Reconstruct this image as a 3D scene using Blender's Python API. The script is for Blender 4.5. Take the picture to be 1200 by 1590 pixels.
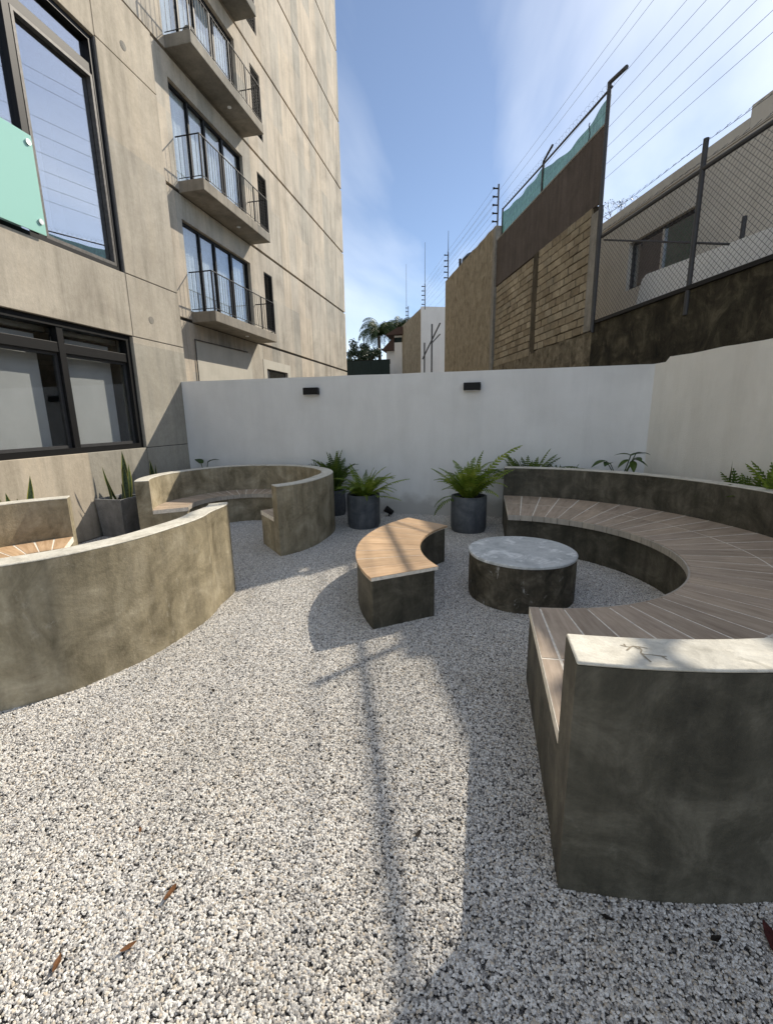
import bpy, math, random
from mathutils import Vector, Matrix, noise
rad = math.radians
sc = bpy.context.scene
for o in list(bpy.data.objects): bpy.data.objects.remove(o)
C = sc.collection
random.seed(7)

# ------------------------------------------------------------------ camera
EYE = Vector((0, 0, 1.55))
YAW, PITCH, ROLL, FPX = 0.22076, 0.21231, -0.01569, 680.4
_f = Vector((-math.sin(YAW)*math.cos(PITCH), math.cos(YAW)*math.cos(PITCH), -math.sin(PITCH)))
_r = Vector((math.cos(YAW), math.sin(YAW), 0)); _u = _r.cross(_f)
_r2 = math.cos(ROLL)*_r + math.sin(ROLL)*_u; _u2 = -math.sin(ROLL)*_r + math.cos(ROLL)*_u
cam = bpy.data.cameras.new('camera'); camo = bpy.data.objects.new('camera', cam); C.objects.link(camo)
m = Matrix((_r2, _u2, -_f)).transposed().to_4x4(); m.translation = EYE
camo.matrix_world = m
cam.sensor_fit = 'HORIZONTAL'; cam.sensor_width = 36; cam.lens = 36*FPX/1200
cam.clip_start = .05; cam.clip_end = 2000
sc.camera = camo

# ------------------------------------------------------------------ sky, sun, exposure
SUNV = Vector((.72, .94, 1.0)).normalized()            # towards the sun
EL = math.asin(SUNV.z); AZ = math.atan2(SUNV.x, SUNV.y)
w = bpy.data.worlds.new('World'); sc.world = w; w.use_nodes = True
nt = w.node_tree; nt.nodes.clear()
def wn(t, **k):
    n = nt.nodes.new(t)
    for a, b in k.items(): setattr(n, a, b)
    return n
sky = wn('ShaderNodeTexSky', sky_type='NISHITA', sun_disc=False, sun_elevation=EL, sun_rotation=AZ,
         altitude=1500, air_density=1.0, dust_density=.7, ozone_density=1.6)
tc = wn('ShaderNodeTexCoord'); sep = wn('ShaderNodeSeparateXYZ'); nt.links.new(tc.outputs['Generated'], sep.inputs[0])
zz = wn('ShaderNodeMath', operation='MAXIMUM'); nt.links.new(sep.outputs[2], zz.inputs[0]); zz.inputs[1].default_value = .0
zp = wn('ShaderNodeMath', operation='ADD'); nt.links.new(zz.outputs[0], zp.inputs[0]); zp.inputs[1].default_value = .22
dx = wn('ShaderNodeMath', operation='DIVIDE'); nt.links.new(sep.outputs[0], dx.inputs[0]); nt.links.new(zp.outputs[0], dx.inputs[1])
dy = wn('ShaderNodeMath', operation='DIVIDE'); nt.links.new(sep.outputs[1], dy.inputs[0]); nt.links.new(zp.outputs[0], dy.inputs[1])
cb = wn('ShaderNodeCombineXYZ'); nt.links.new(dx.outputs[0], cb.inputs[0]); nt.links.new(dy.outputs[0], cb.inputs[1])
mp = wn('ShaderNodeMapping'); nt.links.new(cb.outputs[0], mp.inputs[0])
mp.inputs['Rotation'].default_value = (0, 0, rad(28)); mp.inputs['Scale'].default_value = (1.25, .55, 1); mp.inputs['Location'].default_value = (1.3, .6, 0)
n1 = wn('ShaderNodeTexNoise'); nt.links.new(mp.outputs[0], n1.inputs['Vector'])
n1.inputs['Scale'].default_value = 1.3; n1.inputs['Detail'].default_value = 7; n1.inputs['Roughness'].default_value = .47; n1.inputs['Distortion'].default_value = .35
rp = wn('ShaderNodeValToRGB'); nt.links.new(n1.outputs['Fac'], rp.inputs[0])
rp.color_ramp.elements[0].position = .38; rp.color_ramp.elements[0].color = (.03,.03,.03,1)
rp.color_ramp.elements[1].position = .80; rp.color_ramp.elements[1].color = (.68,.68,.68,1)
mx = wn('ShaderNodeMix', data_type='RGBA'); nt.links.new(rp.outputs[0], mx.inputs['Factor'])
nt.links.new(sky.outputs[0], mx.inputs['A']); mx.inputs['B'].default_value = (11.2, 11.5, 11.6, 1)
bg = wn('ShaderNodeBackground'); bg.inputs[1].default_value = .14
nt.links.new(mx.outputs['Result'], bg.inputs[0])
ow = wn('ShaderNodeOutputWorld'); nt.links.new(bg.outputs[0], ow.inputs[0])
sun = bpy.data.lights.new('sun', 'SUN'); sun.energy = 5.0; sun.angle = rad(.55); sun.color = (1, .91, .77)
suno = bpy.data.objects.new('sun', sun); C.objects.link(suno)
suno.rotation_euler = (-SUNV).to_track_quat('-Z', 'Y').to_euler()
vs = sc.view_settings; vs.view_transform = 'Standard'; vs.look = 'None'; vs.exposure = 0.12; vs.gamma = 1; vs.use_curve_mapping = False
sc.render.engine = 'CYCLES'

# ------------------------------------------------------------------ materials
class NT:
    def __init__(s, name):
        s.m = bpy.data.materials.new(name); s.m.use_nodes = True; s.t = s.m.node_tree
        s.b = s.t.nodes['Principled BSDF']; s.out = s.t.nodes['Material Output']
    def n(s, t, ins=None, **k):
        nd = s.t.nodes.new(t)
        for a, b in k.items(): setattr(nd, a, b)
        for a, b in (ins or {}).items():
            if isinstance(b, bpy.types.NodeSocket): s.t.links.new(b, nd.inputs[a])
            else: nd.inputs[a].default_value = b
        return nd
    def link(s, a, b): s.t.links.new(a, b)
    def pos(s, scale=(1,1,1), uv=False):
        src = s.n('ShaderNodeUVMap').outputs[0] if uv else s.n('ShaderNodeNewGeometry').outputs['Position']
        return s.n('ShaderNodeMapping', {'Vector': src, 'Scale': scale}).outputs[0]
    def noise(s, vec, scale, detail=4, rough=.55, dist=0):
        return s.n('ShaderNodeTexNoise', {'Vector': vec, 'Scale': scale, 'Detail': detail, 'Roughness': rough, 'Distortion': dist}).outputs['Fac']
    def ramp(s, fac, stops):
        r = s.n('ShaderNodeValToRGB', {'Fac': fac}); e = r.color_ramp.elements
        while len(e) < len(stops): e.new(.5)
        for el, (p, c) in zip(e, stops):
            el.position = p; el.color = (*c, 1) if len(c) == 3 else c
        return r.outputs[0]
    def mix(s, fac, a, b, mode='MIX'):
        x = s.n('ShaderNodeMix', data_type='RGBA', blend_type=mode)
        for k, v in (('Factor', fac), ('A', a), ('B', b)):
            if isinstance(v, bpy.types.NodeSocket): s.link(v, x.inputs[k])
            elif k == 'Factor': x.inputs[k].default_value = v
            else: x.inputs[k].default_value = (*v, 1)
        return x.outputs['Result']
    def bump(s, h, strength=.3, dist=.01):
        s.link(s.n('ShaderNodeBump', {'Height': h, 'Strength': strength, 'Distance': dist}).outputs[0], s.b.inputs['Normal'])
    def fin(s, col=None, rough=.8, spec=.3, metal=0):
        if col is not None:
            if isinstance(col, bpy.types.NodeSocket): s.link(col, s.b.inputs['Base Color'])
            else: s.b.inputs['Base Color'].default_value = (*col, 1)
        if isinstance(rough, bpy.types.NodeSocket): s.link(rough, s.b.inputs['Roughness'])
        else: s.b.inputs['Roughness'].default_value = rough
        s.b.inputs['Specular IOR Level'].default_value = spec; s.b.inputs['Metallic'].default_value = metal
        return s.m
G1 = lambda v: (v, v, v)
def concrete_mat(name, a, b, c, streak=.5, pit=.3, rough=.8, mott=2.2, pale=None, spec=.25, pt=(.60,.72,.65,5.5)):
    k = NT(name); p = k.pos(); ps = k.pos((2.2, 2.2, .22))
    base = k.ramp(k.noise(p, mott, 9, .68, .6), [(.30, a), (.5, b), (.72, c)])
    st = k.ramp(k.noise(ps, 4.5, 6, .6), [(.32, G1(.55)), (.6, G1(1.08))])
    col = k.mix(streak, base, st, 'MULTIPLY')
    fine = k.ramp(k.noise(p, 34, 6, .7), [(.3, G1(.78)), (.7, G1(1.12))])
    col = k.mix(.7, col, fine, 'MULTIPLY')
    if pale:
        col = k.mix(k.ramp(k.noise(k.pos((1, 1, .5)), pt[3], 8, .75, .8), [(pt[0], G1(0)), (pt[1], G1(pt[2]))]), col, pale)
    h = k.n('ShaderNodeMath', {0: k.noise(p, 60, 5, .7), 1: k.noise(p, 7, 3)}, operation='ADD').outputs[0]
    k.bump(h, pit, .012)
    return k.fin(col, rough, spec)
M = {}
def facade_mat(name, a, b, c, board=1.22):
    k = NT(name); p = k.pos(); ps = k.pos((1.6, 1.6, .14))
    base = k.ramp(k.noise(p, .9, 9, .66, .5), [(.3, a), (.5, b), (.72, c)])
    st = k.ramp(k.noise(ps, 2.6, 8, .68, .2), [(.3, (.62,.62,.60)), (.52, G1(.98)), (.7, (1.12,1.1,1.06))])
    col = k.mix(.8, base, st, 'MULTIPLY')
    # formwork boards: every board took the cement a little differently
    sx = k.n('ShaderNodeSeparateXYZ', {0: p})
    bid = k.n('ShaderNodeMath', {0: k.n('ShaderNodeMath', {0: sx.outputs[1], 1: 1/board}, operation='MULTIPLY').outputs[0]}, operation='FLOOR').outputs[0]
    zid = k.n('ShaderNodeMath', {0: k.n('ShaderNodeMath', {0: sx.outputs[2], 1: 1/2.7}, operation='MULTIPLY').outputs[0]}, operation='FLOOR').outputs[0]
    wnz = k.n('ShaderNodeTexWhiteNoise', {'Vector': k.n('ShaderNodeCombineXYZ', {0: bid, 1: zid}).outputs[0]}, noise_dimensions='2D')
    col = k.mix(.75, col, k.ramp(wnz.outputs['Value'], [(0, (.70,.735,.75)), (.3, (.93,.94,.93)), (.6, (1.02,1.0,.97)), (1, (1.16,1.09,1.0))]), 'MULTIPLY')
    fr = k.n('ShaderNodeMath', {0: k.n('ShaderNodeMath', {0: sx.outputs[1], 1: 1/board}, operation='MULTIPLY').outputs[0]}, operation='FRACT').outputs[0]
    ln = k.ramp(fr, [(0, G1(.78)), (.012, G1(1)), (.988, G1(1)), (1, G1(.78))])
    col = k.mix(.6, col, ln, 'MULTIPLY')
    col = k.mix(.55, col, k.ramp(k.noise(p, 22, 7, .75), [(.3, G1(.78)), (.7, G1(1.14))]), 'MULTIPLY')
    h = k.n('ShaderNodeMath', {0: k.noise(p, 40, 6, .7), 1: k.noise(ps, 9, 3)}, operation='ADD').outputs[0]
    k.bump(h, .3, .01)
    return k.fin(col, .85, .2)
M['podium'] = facade_mat('podium_concrete', (.33,.30,.252), (.42,.385,.325), (.52,.48,.41), 2.44)
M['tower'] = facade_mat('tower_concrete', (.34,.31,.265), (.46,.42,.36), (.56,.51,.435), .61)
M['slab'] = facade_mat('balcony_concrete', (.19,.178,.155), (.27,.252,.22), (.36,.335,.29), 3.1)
M['bench_side'] = concrete_mat('bench_cement', (.15,.125,.075), (.315,.27,.18), (.50,.44,.32), .65, .35, .62, 3.4, (.50,.46,.37), .4)
M['bench_dark'] = concrete_mat('bench_cement_dark', (.034,.031,.021), (.088,.080,.058), (.185,.168,.128), .85, .4, .6, 3.6, (.22,.205,.16), .35)  # darker cement tone for the half-round bench and the stool base
M['bench_top'] = concrete_mat('bench_cap_cement', (.47,.445,.375), (.66,.63,.545), (.76,.735,.65), .2, .3, .7, 9, (.40,.38,.32), .25, (.58,.66,.7,11))
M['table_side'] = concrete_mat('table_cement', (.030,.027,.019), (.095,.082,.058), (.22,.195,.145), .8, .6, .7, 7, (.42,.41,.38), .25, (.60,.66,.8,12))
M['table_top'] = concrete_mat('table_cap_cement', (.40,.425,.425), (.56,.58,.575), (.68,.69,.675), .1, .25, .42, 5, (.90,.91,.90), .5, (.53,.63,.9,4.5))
M['stone'] = concrete_mat('old_retaining_wall', (.014,.012,.008), (.050,.043,.028), (.15,.13,.088), .8, 1.0, .95, 3.2, (.20,.16,.10))
M['rubble'] = concrete_mat('rubble_footing', (.06,.05,.033), (.19,.16,.11), (.34,.29,.21), .5, 1.0, .95, 6, (.42,.37,.28))
M['stucco'] = concrete_mat('rough_brown_stucco', (.19,.155,.10), (.31,.262,.185), (.42,.365,.27), .3, 1.0, .95, 4.5)
M['pillar'] = concrete_mat('pillar_concrete', (.20,.185,.16), (.29,.27,.235), (.36,.335,.29), .6, .6, .9, 4)
M['mortar'] = concrete_mat('brick_mortar', (.05,.04,.026), (.085,.07,.047), (.14,.115,.08), .5, .8, .95, 6)
M['brown'] = concrete_mat('brown_painted_panel', (.078,.062,.052), (.10,.08,.068), (.125,.10,.086), .55, .25, .8, 2.0)
def wallpaint(name, a, b, dirt, lump=.35):
    k = NT(name); p = k.pos()
    col = k.ramp(k.noise(p, 1.3, 7, .6, .4), [(.3, a), (.7, b)])
    st = k.ramp(k.noise(k.pos((1.5, 1.5, .3)), 3, 6, .62), [(.30, dirt), (.58, G1(1))])
    col = k.mix(.5, col, st, 'MULTIPLY')
    sz = k.n('ShaderNodeSeparateXYZ', {0: p}).outputs[2]
    grime = k.n('ShaderNodeMath', {0: sz, 1: k.n('ShaderNodeMath', {0: k.noise(p, 5, 5), 1: .35}, operation='MULTIPLY').outputs[0]}, operation='SUBTRACT').outputs[0]
    col = k.mix(k.ramp(grime, [(0, G1(.55)), (.16, G1(0))]), col, (.33,.31,.27))
    h = k.n('ShaderNodeMath', {0: k.noise(p, 90, 4, .7), 1: k.noise(p, 4, 4)}, operation='ADD').outputs[0]
    k.bump(h, lump, .012)
    return k.fin(col, .9, .2)
M['white_wall'] = wallpaint('white_wall_paint', (.74,.735,.715), (.82,.815,.80), (.86,.86,.86))
M['cream_wall'] = wallpaint('offwhite_rendered_wall', (.76,.74,.68), (.86,.835,.77), (.84,.83,.81), .6)
M['plaster'] = wallpaint('cream_plaster', (.46,.44,.38), (.56,.53,.46), (.84,.83,.81))
M['house'] = wallpaint('house_beige_paint', (.54,.51,.455), (.64,.605,.54), (.84,.83,.81))
M['house_white'] = wallpaint('house_white_paint', (.78,.78,.77), (.86,.86,.85), (.85,.85,.85))
def plain(name, col, rough=.5, spec=.4, metal=0, var=.15, sc_=12):
    k = NT(name); p = k.pos()
    c = k.mix(1, col, k.ramp(k.noise(p, sc_, 5, .6), [(.3, G1(1-var)), (.7, G1(1+var))]), 'MULTIPLY')
    k.bump(k.noise(p, sc_*6, 3), .08, .004)
    return k.fin(c, rough, spec, metal)
M['black'] = plain('black_powder_coat', (.006,.006,.0065), .5, .25)
M['dark_steel'] = plain('dark_grey_painted_steel', (.045,.045,.047), .5, .4)
M['rust'] = plain('weathered_galvanised_steel', (.10,.095,.09), .55, .4, .3, .35, 25)
M['alu'] = plain('brushed_aluminium', (.6,.6,.6), .35, .5, .9)
M['wire'] = plain('galvanised_wire', (.06,.06,.062), .5, .4)
M['cable'] = plain('grey_cable', (.30,.34,.38), .6, .3)
M['room'] = plain('dim_room', (.10,.10,.105), .9, .1)
M['curtain'] = plain('white_curtain', (.84,.86,.88), .95, .1, 0, .12, 5)
M['blind'] = plain('grey_roller_blind', (.64,.62,.62), .95, .1, 0, .06, 3)
M['pot'] = concrete_mat('charcoal_fibre_pot', (.07,.078,.088), (.115,.125,.138), (.17,.18,.192), .6, .2, .6, 5)
M['planter'] = concrete_mat('grey_fibre_planter', (.16,.16,.16), (.235,.235,.23), (.31,.31,.30), .4, .2, .7, 4)
M['green_cloth'] = plain('green_cloth', (.05,.15,.105), .9, .1)
M['soil'] = plain('dark_soil', (.022,.017,.012), .95, .1, 0, .5, 60)
M['tank'] = plain('black_plastic_tank', (.02,.02,.022), .5, .4)
M['gate'] = plain('dark_green_sheet', (.008,.022,.022), .6, .3)
M['tile_roof'] = plain('brown_roof', (.09,.06,.05), .8, .2)
M['bark'] = plain('bark', (.10,.08,.06), .9, .2, 0, .4, 18)
M['grout'] = plain('pale_grout', (.80,.74,.64), .9, .2, 0, .2, 30)
M['mark'] = plain('mark_stain', (.32,.28,.215), .9, .1, 0, .3, 90)
M['maroon'] = plain('maroon_dry_leaf', (.06,.012,.010), .6, .3, 0, .4, 40)
M['dryleaf'] = plain('brown_dry_leaf', (.14,.065,.028), .8, .2, 0, .4, 40)
M['darkleaf'] = plain('blackened_leaf', (.02,.016,.013), .8, .2, 0, .4, 40)
def glass(name, fac, tint=(1,1,1), body=None):
    k = NT(name); k.t.nodes.remove(k.b)
    gl = k.n('ShaderNodeBsdfGlossy', {'Color': (.95,.96,1,1), 'Roughness': .01})
    tr = k.n('ShaderNodeBsdfTransparent', {'Color': (*tint, 1)})
    lw = k.n('ShaderNodeMath', {0: k.n('ShaderNodeLayerWeight', {'Blend': .5}).outputs['Facing'], 1: 3.5}, operation='POWER').outputs[0]
    f = k.n('ShaderNodeMath', {0: lw, 1: 1-fac, 2: fac}, operation='MULTIPLY_ADD', use_clamp=True).outputs[0]
    mxs = k.n('ShaderNodeMixShader', {0: f, 1: tr.outputs[0], 2: gl.outputs[0]})
    k.link(mxs.outputs[0], k.out.inputs[0]); return k.m
M['glass_clear'] = glass('window_glass', .035, (.86,.88,.88))
M['glass_refl'] = glass('solar_window_glass', .42, (.75,.8,.82))
M['glass_balc'] = glass('balcony_door_glass', .08, (.82,.85,.86))
def teal():
    k = NT('frosted_teal_glass'); k.b.inputs['Base Color'].default_value = (.36,.64,.55,1)
    k.bump(k.noise(k.pos(), 6, 2), .02)
    return k.fin(None, .12, .5)
M['teal'] = teal()
def wood(name, a, b, c):
    k = NT(name); uv = k.pos((1.2, 16, 1), True)
    oi = k.n('ShaderNodeObjectInfo').outputs['Random']
    off = k.n('ShaderNodeCombineXYZ', {0: k.n('ShaderNodeMath', {0: oi, 1: 37.}, operation='MULTIPLY').outputs[0], 1: k.n('ShaderNodeMath', {0: oi, 1: 91.}, operation='MULTIPLY').outputs[0]}).outputs[0]
    v = k.n('ShaderNodeVectorMath', {0: uv, 1: off}, operation='ADD').outputs[0]
    g = k.ramp(k.noise(v, 2.4, 8, .68, .5), [(.28, a), (.5, b), (.74, c)])
    tint = k.ramp(oi, [(0, (.80,.78,.76)), (.35, (1.0,.97,.94)), (.7, (.92,.90,.90)), (1, (1.12,1.08,1.02))])
    col = k.mix(.85, g, tint, 'MULTIPLY')
    dirt = k.ramp(k.noise(k.pos(), 3.2, 7, .7), [(.35, G1(.78)), (.6, G1(1.05))])
    col = k.mix(.6, col, dirt, 'MULTIPLY')
    k.bump(k.noise(v, 8, 5, .6), .15, .003)
    return k.fin(col, .55, .35)
M['wood'] = wood('woodlook_tile', (.32,.245,.18), (.47,.375,.285), (.59,.485,.38))
M['wood_warm'] = wood('warm_woodlook_tile', (.40,.26,.15), (.56,.39,.24), (.68,.50,.33))
M['fascia'] = wood('edge_tile', (.36,.33,.28), (.47,.435,.375), (.56,.52,.45))
def brickmat():
    k = NT('adobe_coloured_block'); p = k.pos(); oi = k.n('ShaderNodeObjectInfo').outputs['Random']
    c = k.ramp(oi, [(0, (.29,.235,.16)), (.4, (.39,.325,.225)), (.75, (.44,.37,.265)), (1, (.36,.31,.225))])
    c = k.mix(.8, c, k.ramp(k.noise(p, 14, 8, .72), [(.3, G1(.6)), (.7, G1(1.2))]), 'MULTIPLY')
    c = k.mix(.6, c, k.ramp(k.noise(p, 1.6, 5, .6), [(.35, G1(.6)), (.62, G1(1.1))]), 'MULTIPLY')
    k.bump(k.noise(p, 45, 6, .75), .8, .02); return k.fin(c, .95, .15)
M['brick'] = brickmat()
def leafmat(name, a, b, c, tl=.3):
    k = NT(name); oi = k.n('ShaderNodeObjectInfo').outputs['Random']
    v = k.n('ShaderNodeMath', {0: k.noise(k.pos(), 9, 4), 1: k.n('ShaderNodeMath', {0: oi, 1: .35, 2: -.17}, operation='MULTIPLY_ADD').outputs[0]}, operation='ADD').outputs[0]
    col = k.ramp(v, [(.3, a), (.52, b), (.75, c)])
    k.fin(col, .45, .4)
    tr = k.n('ShaderNodeBsdfTranslucent', {'Color': col})
    ms = k.n('ShaderNodeMixShader', {0: tl, 1: k.b.outputs[0], 2: tr.outputs[0]})
    k.link(ms.outputs[0], k.out.inputs[0]); return k.m
M['fern'] = leafmat('fern_leaf', (.10,.16,.02), (.20,.29,.035), (.38,.44,.07), .45)
M['fern_dark'] = leafmat('dark_fern_leaf', (.05,.09,.018), (.095,.155,.028), (.17,.23,.04))
M['broad'] = leafmat('broad_leaf', (.03,.06,.012), (.055,.10,.02), (.10,.15,.03))
M['palm'] = leafmat('palm_leaf', (.025,.05,.014), (.05,.085,.022), (.09,.13,.04))
M['tree'] = leafmat('tree_leaf', (.012,.026,.008), (.022,.045,.013), (.045,.07,.02), .2)
def snake():
    k = NT('snake_plant_leaf'); uv = k.n('ShaderNodeUVMap').outputs[0]; sx = k.n('ShaderNodeSeparateXYZ', {0: uv})
    edge = k.n('ShaderNodeMath', {0: k.n('ShaderNodeMath', {0: sx.outputs[1], 1: .5}, operation='SUBTRACT').outputs[0]}, operation='ABSOLUTE').outputs[0]
    band = k.ramp(k.noise(k.n('ShaderNodeMapping', {'Vector': uv, 'Scale': (22, 2, 1)}).outputs[0], 1, 3, .5, 1), [(.4, (.018,.035,.012)), (.6, (.05,.08,.03))])
    col = k.mix(k.ramp(edge, [(.34, G1(0)), (.40, G1(1))]), band, (.28,.27,.06))
    return k.fin(col, .45, .4)
M['snake'] = snake()
def shademesh():
    k = NT('green_shade_net'); k.t.nodes.remove(k.b)
    p = k.pos((1, 1, .25)); st = k.ramp(k.noise(p, 26, 3), [(.35, (.025,.085,.072)), (.65, (.065,.165,.14))])
    d = k.n('ShaderNodeBsdfDiffuse', {'Color': st}); t = k.n('ShaderNodeBsdfTranslucent', {'Color': st}); tr = k.n('ShaderNodeBsdfTransparent')
    a = k.n('ShaderNodeMixShader', {0: .5, 1: d.outputs[0], 2: t.outputs[0]})
    b = k.n('ShaderNodeMixShader', {0: .12, 1: a.outputs[0], 2: tr.outputs[0]})
    k.link(b.outputs[0], k.out.inputs[0]); return k.m
M['net'] = shademesh()
def groundmat():
    k = NT('gravel_bedding'); p = k.pos()
    c = k.ramp(k.noise(p, 70, 4, .7), [(.3, (.10,.095,.09)), (.5, (.24,.23,.22)), (.7, (.42,.41,.39))])  # bed darkened to put shade into the gaps between the chips
    k.bump(k.noise(p, 70, 4, .7), 1, .02); return k.fin(c, .9, .2)
M['ground'] = groundmat()
def earthmat():
    k = NT('packed_earth'); p = k.pos()
    c = k.ramp(k.noise(p, .8, 8, .65), [(.3, (.14,.12,.09)), (.7, (.26,.23,.19))])
    k.bump(k.noise(p, 30, 4, .7), .6, .02); return k.fin(c, .95, .15)
M['earth'] = earthmat()
def stonemat():
    k = NT('crushed_marble'); oi = k.n('ShaderNodeNewGeometry').outputs['Random Per Island']
    c = k.ramp(oi, [(0, (.10,.095,.09)), (.12, (.25,.24,.23)), (.30, (.46,.44,.415)), (.58, (.66,.64,.60)), (.84, (.82,.80,.76)), (.94, (.52,.45,.36)), (1, (.62,.56,.47))])
    c = k.mix(.5, c, k.ramp(k.noise(k.pos(), 160, 3), [(.3, G1(.8)), (.7, G1(1.1))]), 'MULTIPLY')
    c = k.mix(.55, c, k.ramp(k.noise(k.pos((1,1,0)), .9, 5, .6), [(.35, (.86,.84,.80)), (.6, G1(1.04))]), 'MULTIPLY')
    return k.fin(c, .7, .3)
M['gravel'] = stonemat()

# ------------------------------------------------------------------ mesh helpers
class MB:
    def __init__(s): s.v = []; s.f = []; s.uv = {}
    def quad(s, *pts, uv=None):
        i = len(s.v); s.v += [Vector(p) for p in pts]; s.f.append(tuple(range(i, i+len(pts))))
        if uv: s.uv[len(s.f)-1] = uv
    def hexa(s, p):                       # 8 corners: 4 bottom ccw, 4 top ccw
        i = len(s.v); s.v += [Vector(q) for q in p]
        for f in ((3,2,1,0),(4,5,6,7),(0,1,5,4),(1,2,6,5),(2,3,7,6),(3,0,4,7)): s.f.append(tuple(i+a for a in f))
    def box(s, x0, x1, y0, y1, z0, z1):
        s.hexa([(x0,y0,z0),(x1,y0,z0),(x1,y1,z0),(x0,y1,z0),(x0,y0,z1),(x1,y0,z1),(x1,y1,z1),(x0,y1,z1)])
    def tube(s, a, b, r, n=6, r2=None, cap=True):
        a, b = Vector(a), Vector(b); d = (b-a).normalized(); r2 = r if r2 is None else r2
        u = d.orthogonal().normalized(); w_ = d.cross(u); i = len(s.v)
        for c, q in ((a, r), (b, r2)):
            for k in range(n):
                t = 2*math.pi*k/n; s.v.append(c + q*(math.cos(t)*u + math.sin(t)*w_))
        for k in range(n): s.f.append((i+k, i+(k+1) % n, i+n+(k+1) % n, i+n+k))
        if cap: s.f.append(tuple(i+k for k in reversed(range(n)))); s.f.append(tuple(i+n+k for k in range(n)))
    def path(s, pts, r, n=4):
        for a, b in zip(pts, pts[1:]): s.tube(a, b, r, n, cap=False)
    def extrude(s, poly, vec):
        n = len(poly); i = len(s.v); vec = Vector(vec); s.v += [Vector(p) for p in poly] + [Vector(p)+vec for p in poly]
        s.f.append(tuple(i+k for k in reversed(range(n)))); s.f.append(tuple(i+n+k for k in range(n)))
        for k in range(n): s.f.append((i+k, i+(k+1) % n, i+n+(k+1) % n, i+n+k))
    def mesh(s, name, mat, org=(0,0,0), smooth=None):
        me = bpy.data.meshes.new(name); o = Vector(org)
        me.from_pydata([v-o for v in s.v], [], s.f)
        if s.uv:
            l = me.uv_layers.new(name='UVMap')
            for p in me.polygons:
                u = s.uv.get(p.index)
                if u:
                    for li, q in zip(p.loop_indices, u): l.data[li].uv = q
        if isinstance(mat, (list, tuple)):
            for q in mat: me.materials.append(M[q])
        else: me.materials.append(M[mat])
        if smooth is not None:
            me.shade_smooth(); me.set_sharp_from_angle(angle=rad(smooth))
        me.validate(); me.update(); return me
def link(name, me, parent=None, loc=None):
    o = bpy.data.objects.new(name, me); C.objects.link(o)
    if parent: o.parent = parent
    if loc is not None: o.location = loc
    return o
def origin_of(p):
    v = Vector((0,0,0))
    while p is not None: v += p.location; p = p.parent
    return v
def part(name, mb, mat, parent, smooth=None, bev=None):
    o = link(name, mb.mesh(name, mat, origin_of(parent), smooth), parent)
    if bev: bevel(o, bev)
    return o
def bevel(o, wd, seg=2):
    b = o.modifiers.new('bevel', 'BEVEL'); b.width = wd; b.segments = seg; b.limit_method = 'ANGLE'; b.angle_limit = rad(40)
def tag(o, label, cat, group=None):
    o['label'] = label; o['category'] = cat
    if group: o['group'] = group
    return o
def thing(name, loc, label, cat, group=None):
    o = bpy.data.objects.new(name, None); C.objects.link(o); o.location = loc; o.empty_display_size = .2
    return tag(o, label, cat, group)
def solo(name, mb, mat, label, cat, group=None, smooth=None, bev=None, org=None):
    org = org or (sum((v.x for v in mb.v))/len(mb.v), sum((v.y for v in mb.v))/len(mb.v), min(v.z for v in mb.v))
    o = link(name, mb.mesh(name, mat, org, smooth), None, org)
    if bev: bevel(o, bev)
    return tag(o, label, cat, group)
def mbox(*a):
    m_ = MB(); m_.box(*a); return m_
def struct(name, mb, mat):
    o = link(name, mb.mesh(name, mat)); o['kind'] = 'structure'; return o

# frame of the boundary wall on the right: s runs away along it, off goes behind it
WB = Vector((2.244, 6.931, 0)); WD = Vector((-.3336, .9427, 0)); WN = Vector((.9427, .3336, 0))
def W(s, off, z): return WB + WD*s + WN*off + Vector((0, 0, z))
def V(s, off, z): return W(s, off-.09, z)            # faces of the old boundary sit 2-3 cm behind the render
def wbox(mb, s0, s1, o0, o1, z0, z1, z1b=None):
    z1b = z1 if z1b is None else z1b
    mb.hexa([W(s0,o0,z0), W(s0,o1,z0), W(s1,o1,z0), W(s1,o0,z0), W(s0,o0,z1), W(s0,o1,z1), W(s1,o1,z1b), W(s1,o0,z1b)])

def vbox(mb, s0, s1, o0, o1, *z): wbox(mb, s0, s1, o0-.09, o1-.09, *z)
# ------------------------------------------------------------------ ground
g = MB(); g.quad((-300,-300,-.03), (300,-300,-.03), (300,400,-.03), (-300,400,-.03)); struct('ground', g, 'earth')
FX = -5.16; WY = 6.93
g = MB(); g.quad((FX,-2.5,-.012), W(-10,-.0,0)+Vector((0,0,-.012)), W(0,0,-.012), (FX,WY,-.012)); struct('gravel_bedding', g, 'ground')

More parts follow.
